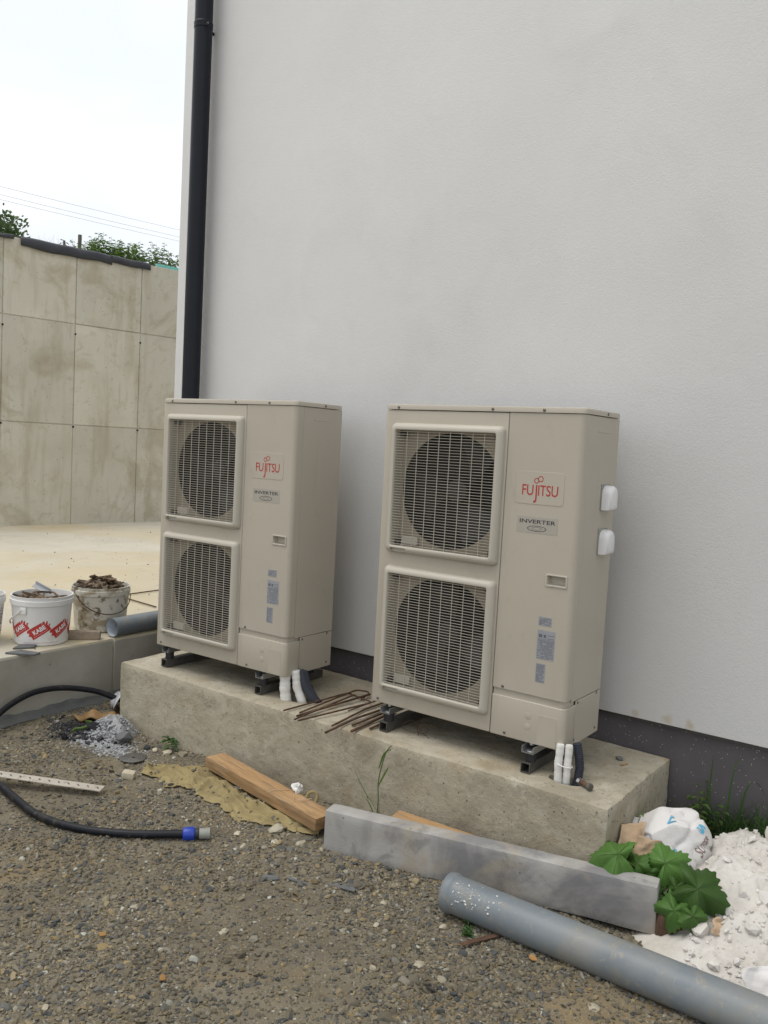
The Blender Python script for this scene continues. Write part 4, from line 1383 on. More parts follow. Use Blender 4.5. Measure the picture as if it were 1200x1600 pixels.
# perforated lath
lb = put('perforated_lath', bev(G().box(-0.30, 0.445, -0.028, 0.028, -0.002, 0.0025).me(), 0.0008, 1), MT['lath'])
cs_ = []
for k in range(17):
    x = -0.28 + k * 0.044
    c = Matrix.Translation((x, 0, 0)) @ Matrix.Rotation(R(-50), 4, 'Z')
    gg = G().box(-0.011, 0.011, -0.0035, 0.0035, -0.01, 0.01)
    gg.V = [tuple(c @ Vector(v)) for v in gg.V]
    cs_.append(gg)
allc = G()
for gg in cs_:
    allc.add(gg.V, gg.F)
cut(lb, [put('cutter', allc.me())])
lb.data.materials.clear(); lb.data.materials.append(MT['lath'])
lb.location = (-1.270, -0.952, GZ + 0.042)
lb.rotation_euler = (0.0, R(3.0), math.atan2(0.205, 0.345))
tag(lb, 'pale perforated strip lying across the black hose at the left', 'strip')

# mustard cloth under the timber
spine = catmull([(-0.97, -0.43, 0), (-0.84, -0.38, 0), (-0.70, -0.36, 0), (-0.55, -0.37, 0), (-0.40, -0.41, 0), (-0.25, -0.43, 0), (-0.08, -0.40, 0), (0.06, -0.37, 0)], 12)
halfw = [0.050, 0.105, 0.125, 0.095, 0.095, 0.085, 0.060, 0.035]
V, F = [], []
nv_ = 30
ns_ = len(spine)
for i, p in enumerate(spine):
    t = i / (ns_ - 1) * (len(halfw) - 1)
    k = min(int(t), len(halfw) - 2)
    hw = halfw[k] * (1 - (t - k)) + halfw[k + 1] * (t - k)
    tn = (spine[min(i + 1, ns_ - 1)] - spine[max(i - 1, 0)]).normalized()
    nr_ = Vector((-tn.y, tn.x, 0))
    for j in range(nv_ + 1):
        v = -1 + 2 * j / nv_
        wob = 0.22 * math.sin(i * 0.31 + 2) * (1 if v > 0 else -1) + 0.16 * math.sin(i * 0.83 + 2 * (v > 0)) + 0.10 * math.sin(i * 1.9 + v)
        q = p + nr_ * hw * (v + wob * v * v * 0.75)
        s = i / ns_
        fold = 0.5 + 0.5 * math.sin(9 * v + 7 * s + 2.2 * math.sin(11 * s + 2 * v))
        fold2 = 0.5 + 0.5 * math.sin(19 * v - 23 * s + 3 * math.sin(6 * s))
        env = (1 - v ** 2)
        qa = Vector((q.x * 7, q.y * 11, 3)) + mnoise.noise_vector(Vector((q.x * 5, q.y * 5, 9))) * 0.8
        rid = (1 - min(1, abs(mnoise.noise(qa)) * 3.2)) ** 2
        rid2 = (1 - min(1, abs(mnoise.noise(qa * 2.3 + Vector((5, 2, 1)))) * 3.0)) ** 2
        hgt = 0.003 + (0.35 + 0.65 * env) * (0.020 * fold ** 2 + 0.030 * rid + 0.012 * rid2) * (0.4 + 0.6 * env) + 0.010 * env * mnoise.noise(q * 20)
        hgt = max(0.003, hgt)
        V.append((q.x, q.y, g1(q.x, q.y) + 0.004 + hgt))
F = [(i * (nv_ + 1) + j, (i + 1) * (nv_ + 1) + j, (i + 1) * (nv_ + 1) + j + 1, i * (nv_ + 1) + j + 1) for i in range(ns_ - 1) for j in range(nv_)]
cv = np.array([tuple(v) for v in V])[rng.choice(len(V), 130)] + rng.normal(0, 0.006, (130, 3)) * np.array([1, 1, 0])
cr = np.clip(np.exp(rng.normal(math.log(0.0050), 0.5, 130)), 0.0025, 0.014)
cv[:, 2] += cr * 0.35
kind(tag(put('grit', rocks(cv, cr, PAL[rng.choice(len(PAL), 130, p=PW / PW.sum())], 19), MT['gravel']), 'small grit scattered on the mustard cloth', 'grit'), 'stuff')
o = put('cloth_rag', mesh(V, F, smooth=180), MT['cloth'])
sm = o.modifiers.new('thickness', 'SOLIDIFY'); sm.thickness = 0.003; sm.offset = -1
ss = o.modifiers.new('soft', 'SUBSURF'); ss.levels = 1; ss.render_levels = 1
tag(o, 'crumpled mustard yellow cloth under the timber on the gravel', 'cloth')

# timber
tm = thing('timber_beam', 'sawn orange brown timber lying on the cloth against the concrete post', 'timber', (-0.7195, -0.230, -0.4215), math.atan2(-0.158, 0.797))
V, F = rounded_box(0.0, 0.825, -0.050, 0.050, 0.0, 0.052, 0.004, 0.02, 0.0012, 8)
put('board', mesh(V, F, smooth=40), MT['wood'], tm)
g = G()
g.tube([(0.50, -0.052, 0.050), (0.505, -0.02, 0.0565), (0.53, 0.02, 0.0565), (0.545, 0.052, 0.050)], 0.0016, 5)
g.tube([(0.60, 0.01, 0.056), (0.64, -0.02, 0.058), (0.66, -0.01, 0.062), (0.67, 0.05, 0.058)], 0.0016, 5)
put('string', g.me(60), MT['kraft'], tm)
tag(put('timber_offcut', mesh(*rounded_box(-0.20, 0.20, -0.035, 0.035, -0.04, 0.0, 0.004, 0.02, 0.0012, 3), smooth=40), MT['wood'], None, (0.50, -0.205, -0.352), (0.12, 0, 0.03)), 'second timber piece showing behind the concrete post', 'timber')
# crumpled paper on the timber
bm = bmesh.new(); bmesh.ops.create_icosphere(bm, subdivisions=3, radius=0.020)
for v in bm.verts:
    v.co *= 1 + 0.75 * mnoise.noise(v.co * 75) + 0.3 * mnoise.noise(v.co * 160)
me = bpy.data.meshes.new('paper'); bm.to_mesh(me); bm.free()
tag(put('paper_scrap', me, MT['paper'], None, (-0.150, -0.290, -0.352)), 'small crumpled white paper on the timber', 'paper')
tag(put('cloth_loop', G().tube(catmull([(-0.085, -0.315, -0.385), (-0.080, -0.30, -0.352), (-0.060, -0.285, -0.345), (-0.045, -0.285, -0.36), (-0.045, -0.30, -0.39)], 6), 0.0065, 8).me(60), MT['cloth']), 'loop of yellow cloth poking up behind the timber', 'cloth')

# concrete post
pa = math.atan2(0.311, 1.194)
cpst = put('concrete_post', mesh(*rounded_box(0.0, 1.236, 0.0, 0.082, 0.0, 0.166, 0.010, 0.016, 0.0022, 12), smooth=60), MT['post_concrete'], None, (0.153, -0.478, -0.462), (0, R(-0.25), math.atan2(0.278, 1.20)))
tag(cpst, 'grey square concrete post lying along the foot of the plinth', 'concrete post')

# long grey pipe
lp = thing('drain_pipe', 'long grey plastic drain pipe lying on the gravel in the foreground', 'pipe', (0.752, -0.529, GZ + 0.068), 0)
ax = Vector((1.0, -0.004, 0.0)).normalized()
Mr = ax.to_track_quat('Z', 'Y').to_matrix().to_4x4()
put('pipe_wall', G().lathe([(0.0590, 0.03), (0.0625, 0.03), (0.0625, 2.2), (0.0590, 2.2)], 48, Mr, close=True).me(40), MT['pvc'], lp)
put('socket_rim', G().lathe([(0.0590, 0.0), (0.0645, 0.0), (0.0665, 0.004), (0.0668, 0.024), (0.0650, 0.028), (0.0628, 0.034), (0.0590, 0.034)], 48, Mr, close=True).me(40), MT['pvc'], lp)
# dried plaster splashes on the pipe end
ns = 90
th_ = rng.normal(3.9, 0.35, ns); xs_ = 0.045 + np.abs(rng.normal(0, 0.075, ns))
rs_ = np.clip(np.exp(rng.normal(math.log(0.0022), 0.5, ns)), 0.001, 0.006)
Pp = np.c_[xs_, 0.0622 * np.cos(th_), -0.0622 * np.sin(th_)]
sp_ = put('plaster_splash', rocks(Pp, rs_, np.tile([0.62, 0.61, 0.58], (ns, 1)), 4, 0.6), MT['gravel'], lp)
kind(sp_, 'stuff')

# single stones, numbered by nothing but their look and place
for i, (x, y, r, lab) in enumerate((
        (-0.095, -0.479, 0.034, 'large pale stone in front of the cloth near the timber end'),
        (0.559, -0.630, 0.016, 'white pebble on the gravel between the post and the tile strip'),
        (0.856, -0.854, 0.022, 'pale round stone on the gravel below the grey pipe end'),
        (0.758, -0.960, 0.015, 'whitish pebble left of the pale round stone in the foreground'),
        (0.618, -0.753, 0.015, 'small white flat pebble in the middle of the gravel'),
        (0.955, -0.884, 0.020, 'yellowish stone in the foreground below the pipe end'),
        (-0.053, -1.201, 0.020, 'elongated pale stone on the gravel below the hose'),
        (0.186, -1.682, 0.014, 'white pebble near the bottom left corner'),
        (-0.170, -0.610, 0.020, 'tan stone beside the blue hose coupling'),
        (-0.091, -0.662, 0.017, 'round pale stone just right of the hose nozzle'),
        (1.350, -0.705, 0.021, 'cream stone lying against the underside of the drain pipe'),
        (0.060, -0.500, 0.026, 'grey brown stone left of the concrete post end'),
        (-0.02, -0.56, 0.024, 'flat tan stone between the hose nozzle and the post'),
        (0.278, -1.111, 0.018, 'flat beige stone in the middle of the foreground gravel'),
        (-1.06, -0.225, 0.030, 'pale broken stone at the foot of the plinth near its left end'),
        (-1.14, -0.235, 0.022, 'grey stone at the foot of the plinth beside the ash'),
        (-0.98, -0.20, 0.028, 'brown stone at the foot of the plinth behind the cloth'),
        (0.80, -0.63, 0.018, 'tan stone tucked beside the rim of the drain pipe'))):
    stone(lab, x, y, g1(x, y) + r * 0.20, r * (0.95 if i == 0 else 0.78), seed=20 + i)
tag(put('plaster_block', bev(G().box(-0.028, 0.028, -0.022, 0.022, 0, 0.032).me(), 0.006, 2), MT['stone'], None, (-0.945, -0.545, g1(-0.945, -0.545) + 0.002), (0.05, 0.1, 0.6)), 'pale square stone block beside the left end of the cloth', 'block')
disc = thing('metal_disc', 'flat dull grey metal disc lying by the ash heap', 'disc', (-1.11, -0.39, g1(-1.11, -0.39) + 0.010))
put('plate', G().lathe([(0.008, 0.004), (0.058, 0.004), (0.062, 0.002), (0.058, 0.0), (0.008, 0.0)], 28, close=True).me(40), MT['steel'], disc)
# small litter
def shard(name, label, cat, pts, th, mat, loc, rot):
    return tag(put(name, bev(prism(pts, -th / 2, th / 2), th * 0.2, 1), mat, None, loc, (R(90) + rot[0], rot[1], rot[2])), label, cat)


shard('tile_strip', 'dark grey notched plastic strip on the gravel left of the pipe end', 'strip', [(-0.055, -0.010), (-0.042, 0.0), (-0.028, -0.010), (-0.014, 0.0), (0.0, -0.010), (0.016, 0.0), (0.03, -0.010), (0.046, 0.003), (0.046, 0.014), (-0.055, 0.011)], 0.006, MT['slate'], (0.394, -0.646, g1(0.394, -0.646) + 0.007), (0.2, 0, 0.28))
shard('slate_flake', 'blue grey slate flake on the gravel left of the notched strip', 'shard', [(-0.032, -0.015), (0.02, -0.017), (0.036, 0.0), (0.0, 0.014), (-0.03, 0.010)], 0.007, MT['slate'], (0.16, -0.775, g1(0.16, -0.775) + 0.004), (0.1, 0, 0.5))
shard('slate_sliver', 'long narrow slate sliver on the gravel beside the slate flake', 'shard', [(-0.042, -0.006), (0.038, -0.009), (0.045, 0.001), (-0.038, 0.008)], 0.006, MT['slate'], (0.245, -0.730, g1(0.245, -0.730) + 0.005), (0.0, 0, 0.1))
tag(put('rusty_strip', bev(G().box(-0.085, 0.085, -0.009, 0.009, 0, 0.004).me(), 0.001, 1), MT['rust'], None, (0.945, -0.625, g1(0.945, -0.625) + 0.008), (0, 0.03, 1.15)), 'short flat rusty strip beside the drain pipe', 'strip')
for i, (x, y, c, lab) in enumerate(((1.118, -0.620, 'dead_leaf', 'orange dead leaf beside the drain pipe'), (0.015, -1.375, 'dead_leaf', 'small orange chip on the gravel at lower left'), (0.33, -1.40, 'dead_leaf', 'small orange chip near the bottom edge'), (-0.97, -0.66, 'ochre', 'ochre flake near the pale square block'))):
    rg = random.Random(i)
    P = [(0.015 * math.cos(t) * rg.uniform(0.6, 1.2), 0.011 * math.sin(t) * rg.uniform(0.6, 1.2)) for t in np.linspace(0, 6.283, 9)[:-1]]
    shard('leaf_flake', lab, 'flake', P, 0.003, MT[c], (x, y, g1(x, y) + 0.012), (0.3, 0.1, i))


# ------------------------------------------------------------------ ash, plaster heap, sack
def mound(cx, cy, rx, ry, h, seed, rough=0.35, n=40, rings=16, base=None):
    V, F = [], []
    for i in range(rings + 1):
        q = i / rings
        for k in range(n):
            t = 2 * math.pi * k / n
            wob = 1 + 0.30 * mnoise.noise(Vector((math.cos(t) * 1.6 + seed, math.sin(t) * 1.6, 0)))
            x, y = cx + rx * q * wob * math.cos(t), cy + ry * q * wob * math.sin(t)
            prof = (1 - q ** 2) ** 1.1
            z = (base if base is not None else g1(x, y)) - 0.008 + h * prof * (1 + rough * mnoise.noise(Vector((x * 18 + seed, y * 18, 1)))) + h * prof * 0.35 * rough * mnoise.noise(Vector((x * 55, y * 55, seed)))
            V.append((x, y, z))
    F = [(i * n + k, (i + 1) * n + k, (i + 1) * n + (k + 1) % n, i * n + (k + 1) % n) for i in range(rings) for k in range(n)]
    return mesh(V, F, smooth=180)


tag(put('ash_heap', mound(-1.50, -0.225, 0.15, 0.13, 0.085, 2, 0.7), MT['ash']), 'pale grey mortar and ash heap at the left end of the plinth', 'heap')
na = 2600
ax_, ay_ = rng.normal(-1.40, 0.15, na), rng.normal(-0.35, 0.05, na)
ax_[:800], ay_[:800] = rng.normal(-1.48, 0.065, 800), rng.normal(-0.23, 0.055, 800)
kq = ~((ax_ > -1.575) & (ay_ > -0.135))
ax_, ay_ = ax_[kq], ay_[kq]
as_ = np.clip(np.exp(rng.normal(math.log(0.0034), 0.5, len(ax_))), 0.0018, 0.013)
hq = np.maximum(0, 1 - ((ax_ + 1.50) / 0.15) ** 2 - ((ay_ + 0.225) / 0.13) ** 2) ** 1.1 * 0.085
ashc = put('ash_crumbs', rocks(np.c_[ax_, ay_, gh(ax_, ay_) + hq + as_ * 0.3], as_, np.tile([0.36, 0.37, 0.38], (len(ax_), 1)) * rng.uniform(0.75, 1.1, (len(ax_), 1)), 17), MT['gravel'])
kind(tag(ashc, 'pale grey ash and mortar crumbs spread before the ash heap', 'ash'), 'stuff')
ncb = 900
cbx, cby = rng.normal(-1.60, 0.11, ncb), rng.normal(-0.325, 0.055, ncb)
cbs = np.clip(np.exp(rng.normal(math.log(0.006), 0.5, ncb)), 0.003, 0.022)
char = put('charcoal', rocks(np.c_[cbx, cby, gh(cbx, cby) + cbs * 0.4], cbs, np.tile([0.02, 0.02, 0.022], (ncb, 1)) * rng.uniform(0.5, 2.5, (ncb, 1)), 12), MT['gravel'])
kind(tag(char, 'black charcoal bits beside the pale ash heap', 'charcoal'), 'stuff')
stone('blue grey lump of mortar at the foot of the ash heap', -1.325, -0.285, GZ + 0.028, 0.045, seed=61, mat=MT['slate'], group=None)
stone('black charred lump against the pale ash heap', -1.545, -0.315, GZ + 0.045, 0.040, seed=62, mat=MT['char'], group=None)
V, F = [], []
for i in range(17):
    for j in range(9):
        u, v = i / 16, j / 8
        x, y = -1.80 + 0.25 * u, -0.235 + 0.12 * u + (v - 0.5) * 0.10 * (0.5 + math.sin(math.pi * min(1, u * 1.1)))
        z = GZ + 0.018 + 0.040 * math.sin(math.pi * u) * math.cos((v - 0.5) * 2.4) + 0.014 * math.sin(14 * u + 6 * v)
        V.append((x, y, z))
F = [(i * 9 + j, (i + 1) * 9 + j, (i + 1) * 9 + j + 1, i * 9 + j + 1) for i in range(16) for j in range(8)]
o = put('leather_glove', mesh(V, F, smooth=180), MT['ochre'])
sm = o.modifiers.new('thickness', 'SOLIDIFY'); sm.thickness = 0.006
o.name = 'ochre_scrap'
tag(o, 'crumpled ochre brown scrap lying behind the charcoal', 'scrap')
tag(put('yellow_string', G().tube(catmull([(-1.66, -0.27, GZ + 0.03), (-1.60, -0.285, GZ + 0.045), (-1.555, -0.31, GZ + 0.05), (-1.575, -0.35, GZ + 0.035), (-1.60, -0.375, GZ + 0.03), (-1.59, -0.40, GZ + 0.025)], 6), 0.007, 7).me(60), MT['weed']), 'short curled yellow green string on the charcoal', 'string')


def hh(X, Y):
    X, Y = np.asarray(X, float), np.asarray(Y, float)
    s1 = np.clip((Y + 0.52) / 0.78, 0, 1)
    s1 = s1 * s1 * (3 - 2 * s1)
    s2 = np.clip((X - 1.20 + 0.10 * (Y + 0.1)) / 0.36, 0, 1)
    s2 = s2 * s2 * (3 - 2 * s2)
    s3 = 1 - 0.8 * np.clip((Y - 0.34) / 0.2, 0, 1) ** 1.5
    s4 = 1 - np.clip((X - 2.3) / 0.5, 0, 1)
    e = s1 * s2 * s3 * s4
    lump = np.abs(fbm(X * 7, Y * 7, 31, 4) - 0.5) * 0.13 + (0.25 - np.abs(fbm(X * 16, Y * 16, 33, 4) - 0.5)) * 0.065 + (fbm(X * 45, Y * 45, 35, 2) - 0.5) * 0.018 - 0.012
    return GZ - 0.03 + e * 0.235 + np.minimum(e * 3, 1) * lump


heap = put('plaster_heap', sheet(np.arange(1.144, 2.8, 0.007), np.arange(-0.56, 0.5605, 0.007), hh), MT['plaster'])
tag(heap, 'white plaster powder heap beside the right hand end of the plinth', 'heap')
nl = 3200
lx, ly = rng.uniform(1.35, 2.4, nl), rng.uniform(-0.52, 0.45, nl)
ls = np.clip(np.exp(rng.normal(math.log(0.0042), 0.62, nl)), 0.0018, 0.022)
kp = (rng.uniform(0, 1, nl) < 0.35 + 0.65 * (ly < -0.05)) & (lx > 1.42 - 0.2 * ly) & ~((ly < -0.44) & (ly > -0.62))
lx, ly, ls = lx[kp], ly[kp], ls[kp]
lz = np.maximum(hh(lx, ly), gh(lx, ly)) + ls * 0.35
lumps = put('plaster_lumps', rocks(np.c_[lx, ly, lz], ls, np.tile([0.66, 0.635, 0.60], (len(lx), 1)) * rng.uniform(0.8, 1.05, (len(lx), 1)), 14, 0.8), MT['gravel'])
kind(tag(lumps, 'loose white plaster crumbs on and around the plaster heap', 'crumbs'), 'stuff')
for i, (x, y, r, lab) in enumerate(((1.60, 0.36, 0.045, 'large white lump on the crest of the plaster heap below the grass'), (1.50, -0.20, 0.030, 'white lump low on the plaster heap beside the big leaves'), (1.70, 0.02, 0.034, 'white lump in the middle of the plaster heap'), (1.52, -0.36, 0.036, 'white lump between the post end and the drain pipe'))):
    stone(lab, x, y, max(float(hh(x, y)), g1(x, y)) + r * 0.35, r, seed=80 + i, flat=0.85, name='plaster_lump', mat=MT['plaster'], group='large plaster lumps')

# sack
SC, SA = Vector((1.265, 0.165, -0.292)), R(36)
Srot = Matrix.Rotation(SA, 3, 'Z')


sr_ = random.Random(21)
SACK_CUTS = []
for k in range(16):
    v = Vector((sr_.gauss(0, 1), sr_.gauss(-0.3, 1), sr_.gauss(0.3, 0.8))).normalized()
    SACK_CUTS.append((v, math.sqrt((0.165 * v.x) ** 2 + (0.115 * v.y) ** 2 + (0.14 * v.z) ** 2) * sr_.uniform(0.70, 0.90)))


def sack_pt(th, ph, off=0.0):
    """th: 0 faces the photographer, grows to the right; ph: -90..90 degrees elevation"""
    sgn = lambda v, e: math.copysign(abs(v) ** e, v)
    x = 0.165 * sgn(math.sin(th), 0.85) * sgn(math.cos(ph), 0.75)
    y = -0.115 * sgn(math.cos(th), 0.85) * sgn(math.cos(ph), 0.75)
    z = 0.155 * sgn(math.sin(ph), 0.85)
    p = Vector((x, y, z))
    p.z *= 1 - 0.30 * max(0, x / 0.185) ** 1.5
    for nrm, dc in SACK_CUTS:
        e = p.dot(nrm) - dc
        if e > 0:
            p = p - nrm * e * 0.92
    q = p * 9.0
    d = 0.010 * mnoise.noise(q * 1.2) - 0.012 * max(0.0, 0.10 - abs(mnoise.noise(q * 0.9 + Vector((3, 1, 7))))) / 0.10
    n = p.normalized()
    p = p + n * (d + off)
    return SC + Srot @ p


V, F = [], []
nt, npq = 120, 60
for j in range(npq + 1):
    ph = R(-80 + 160 * j / npq)
    for i in range(nt):
        V.append(sack_pt(2 * math.pi * i / nt, ph))
F = [(j * nt + i, j * nt + (i + 1) % nt, (j + 1) * nt + (i + 1) % nt, (j + 1) * nt + i) for j in range(npq) for i in range(nt)]
F += [tuple(range(nt - 1, -1, -1)), tuple(npq * nt + i for i in range(nt))]
sk = thing('paper_sack', 'crumpled white paper sack with blue print leaning on the end of the plinth', 'sack', (SC.x, SC.y, GZ))
sk.location = (0, 0, 0)
bag = put('bag', mesh(V, F, smooth=24), MT['sack'], sk)


def on_sack(th0, ph0, ang, pts, off=0.003):
    out = []
    for x, y in pts:
        a = x * math.cos(ang) - y * math.sin(ang)
        b = x * math.sin(ang) + y * math.cos(ang)
        out.append(sack_pt(th0 + a / 0.15, ph0 + b / 0.13, off))
    return out


V, F = text_geo('SUPER', 0.036, 'LEFT', 0.0006)
put('lettering', G().add(on_sack(0.50, R(-2), R(38), [(v.x * 0.8, v.y) for v in V]), F).me(), MT['brown_print'], bag)
for (tx_, sz_, th0, ph0, an, bd) in (('C', 0.085, -0.15, 50, 15, 0.003), ('S', 0.070, 0.60, 34, -60, 0.003), ('ALF', 0.036, 0.05, -10, 60, 0.0006)):
    V, F = text_geo(tx_, sz_, 'CENTER', bd)
    put('blue_lettering', G().add(on_sack(th0, R(ph0), R(an), [(v.x, v.y) for v in V]), F).me(), MT['blue_print'], bag)


def curl(name, label, c, ax_u, ax_v, su, sv, bend, mat, seed, cat='paper'):
    U, W = Vector(ax_u).normalized(), Vector(ax_v).normalized()
    Nn = U.cross(W)
    V = []
    m = 10
    for i in range(m + 1):
        for j in range(m + 1):
            u, v = -1 + 2 * i / m, -1 + 2 * j / m
            e = 1 + 0.25 * mnoise.noise(Vector((u * 1.4 + seed, v * 1.4, 0)))
            z = bend * (u * u - 0.5) + 0.25 * bend * v * u + 0.014 * mnoise.noise(Vector((u * 2 + seed, v * 2, 3)))
            V.append(Vector(c) + U * su * u * e + W * sv * v * e + Nn * z)
    F = [(i * (m + 1) + j, (i + 1) * (m + 1) + j, (i + 1) * (m + 1) + j + 1, i * (m + 1) + j + 1) for i in range(m) for j in range(m)]
    o = put(name, mesh(V, F, smooth=180), mat)
    sm = o.modifiers.new('thickness', 'SOLIDIFY')
    sm.thickness = 0.0025
    if label:
        tag(o, label, cat)
    return o


for a in (((1.185, 0.010, -0.235), (0.9, 0.4, 0.2), (-0.1, 0.5, 0.8), 0.044, 0.042, 0.025, 3), ((1.250, 0.010, -0.270), (0.85, 0.5, -0.1), (0.0, 0.4, 0.9), 0.045, 0.040, -0.02, 5)):
    o = curl('torn_flap', None, *a[:6], MT['kraft'], a[6])
    o.parent = bag
curl('kraft_scrap', 'curled brown paper scrap on the plaster heap right of the big leaves', (1.575, -0.155, -0.372), (0.9, 0.3, -0.15), (0.1, 0.6, 0.6), 0.050, 0.030, 0.022, MT['kraft'], 8)
curl('kraft_scrap', 'brown paper scrap on the plaster heap at the right edge', (1.745, -0.06, -0.345), (0.8, 0.5, 0.1), (-0.1, 0.6, 0.7), 0.055, 0.028, -0.02, MT['kraft'], 12)
ss_ = curl('sack_scrap', 'torn white sack piece with a blue mark at the lower right edge', (1.745, -0.345, -0.385), (0.85, 0.45, 0.1), (-0.25, 0.5, 0.7), 0.080, 0.050, 0.03, MT['sack'], 15, 'sack piece')
V, F = text_geo('C', 0.07, 'CENTER', 0.003)
U, W = Vector((0.85, 0.45, 0.1)).normalized(), Vector((-0.25, 0.5, 0.7)).normalized()
Nn = U.cross(W)
V2 = []
for v in V:
    u, w = (v.x - 0.03) / 0.080, (v.y - 0.025) / 0.050
    z = 0.03 * (u * u - 0.5) + 0.0075 * w * u + 0.014 * mnoise.noise(Vector((u * 2 + 15, w * 2, 3)))
    V2.append(Vector((1.745, -0.345, -0.385)) + U * 0.080 * u + W * 0.050 * w + Nn * (z - 0.006))
put('blue_lettering', mesh(V2, F), MT['blue_print'], ss_)
V2 = [p + Nn * 0.010 for p in V2]
tag(put('clay_fragment', mesh(*rounded_box(-0.045, 0.045, -0.03, 0.03, -0.05, 0.05, 0.015, 0.012, 0.006, 5), smooth=60), plain('clay', (0.105, 0.060, 0.038), rough=0.9, var=0.25), None, (1.395, -0.165, -0.420), (0.2, 0.1, 0.5)), 'reddish brown clay fragment behind the end of the concrete post', 'fragment')


# ================================================================== PLANTS
def big_leaf(size, seed):
    rg = random.Random(seed)
    V, F = [(0, 0.0, 0.0)], []
    n, rings = 88, 6
    jag = [rg.random() for _ in range(n)]
    for i in range(1, rings + 1):
        q = i / rings
        for k in range(n):
            t = -math.pi + 2 * math.pi * (k + 0.5) / n     # 0 = tip (+y)
            lobe = 0.93 + 0.10 * math.cos(5 * t) * (1 if abs(t) < 2.6 else 0.3)
            notch = 1 - 0.62 * max(0, (abs(t) - 2.55) / 0.6) ** 0.8 if abs(t) > 2.55 else 1
            ser = 1 + ((0.05 if (k // 2) % 2 else -0.05) * (0.5 + jag[k]) + 0.05 * (jag[(k * 7) % n] - 0.5)) * q ** 3
            r = size * 0.5 * lobe * notch * ser * q * (1.08 if abs(t) < 0.5 else 1)
            x, y = r * math.sin(t), r * math.cos(t)
            z = -0.80 * (r * r) / size + 0.060 * size * q * math.cos(5 * t) + 0.085 * size * q * q * math.sin(3 * t + seed) - 0.10 * size * q ** 3 * (1 + math.sin(2 * t + seed * 1.7)) + 0.02 * size * mnoise.noise(Vector((x * 40, y * 40, seed)))
            V.append((x, y, z))
    F = [(0, 1 + k, 1 + (k + 1) % n) for k in range(n)]
    F += [(1 + i * n + k, 1 + (i + 1) * n + k, 1 + (i + 1) * n + (k + 1) % n, 1 + i * n + (k + 1) % n) for i in range(rings - 1) for k in range(n)]
    return mesh(V, F, smooth=180)


wp = thing('broad_leaf_weed', 'bright green weed with big toothed lobed leaves at the end of the concrete post', 'plant', (0, 0, 0))
root = Vector((1.36, -0.06, GZ + 0.01))
for i, (c, size, tip, up) in enumerate((
        ((1.200, -0.166, -0.240), 0.150, (-0.75, -0.25, -0.25), (0.25, -0.55, 0.80)),
        ((1.337, -0.079, -0.258), 0.140, (0.45, 0.1, 0.5), (0.10, -0.80, 0.60)),
        ((1.285, -0.095, -0.305), 0.085, (-0.2, -0.3, -0.8), (0.3, -0.85, 0.4)),
        ((1.470, -0.162, -0.268), 0.170, (0.80, 0.10, -0.20), (0.30, -0.75, 0.60)),
        ((1.415, -0.215, -0.340), 0.115, (-0.15, -0.4, -0.75), (0.1, -0.85, 0.45)),
        ((1.475, -0.215, -0.335), 0.085, (0.4, -0.3, -0.7), (0.35, -0.8, 0.45)),
        ((1.250, -0.110, -0.275), 0.080, (0.3, 0.2, 0.6), (0.0, -0.8, 0.6)),
        ((1.395, -0.140, -0.300), 0.090, (0.1, -0.5, -0.7), (-0.2, -0.8, 0.5)),
        ((1.345, -0.165, -0.330), 0.060, (-0.6, -0.4, -0.3), (0.0, -0.6, 0.8)))):
    Z = Vector(up).normalized()
    Y = Vector(tip)
    Y = (Y - Z * Y.dot(Z)).normalized()
    X = Y.cross(Z)
    M4 = Matrix(((X.x, Y.x, Z.x, c[0]), (X.y, Y.y, Z.y, c[1]), (X.z, Y.z, Z.z, c[2]), (0, 0, 0, 1)))
    me = big_leaf(size * 1.10, i)
    me.transform(M4)
    lf = put('leaf', me, MT['leaf'], wp)
    for ta in (0, 1.2566, -1.2566, 2.35, -2.35):
        vp_ = []
        for q in (0.03, 0.25, 0.5, 0.75, 0.92):
            rr_q = size * 1.10 * 0.5 * (0.93 + 0.10 * math.cos(5 * ta)) * q * (0.85 if abs(ta) > 2 else 1)
            x, y = rr_q * math.sin(ta), rr_q * math.cos(ta)
            z = -0.80 * rr_q * rr_q / (size * 1.1) + 0.060 * size * 1.1 * q * math.cos(5 * ta) + 0.085 * size * 1.1 * q * q * math.sin(3 * ta + i) - 0.10 * size * 1.1 * q ** 3 * (1 + math.sin(2 * ta + i * 1.7)) + 0.02 * size * 1.1 * mnoise.noise(Vector((x * 40, y * 40, i)))
            vp_.append(M4 @ Vector((x, y, z + 0.0004)))
        put('vein', G().tube(vp_, 0.001, 5, True, [0.0014, 0.0012, 0.001, 0.0008, 0.0004]).me(60), MT['weed'], lf)
    put('leaf_stalk', G().tube(catmull([root, root.lerp(Vector(c), 0.55) + Vector((0, 0.02, 0.02)), Vector(c) - Z * 0.004], 5), 0.0028, 6).me(60), MT['weed'], lf)


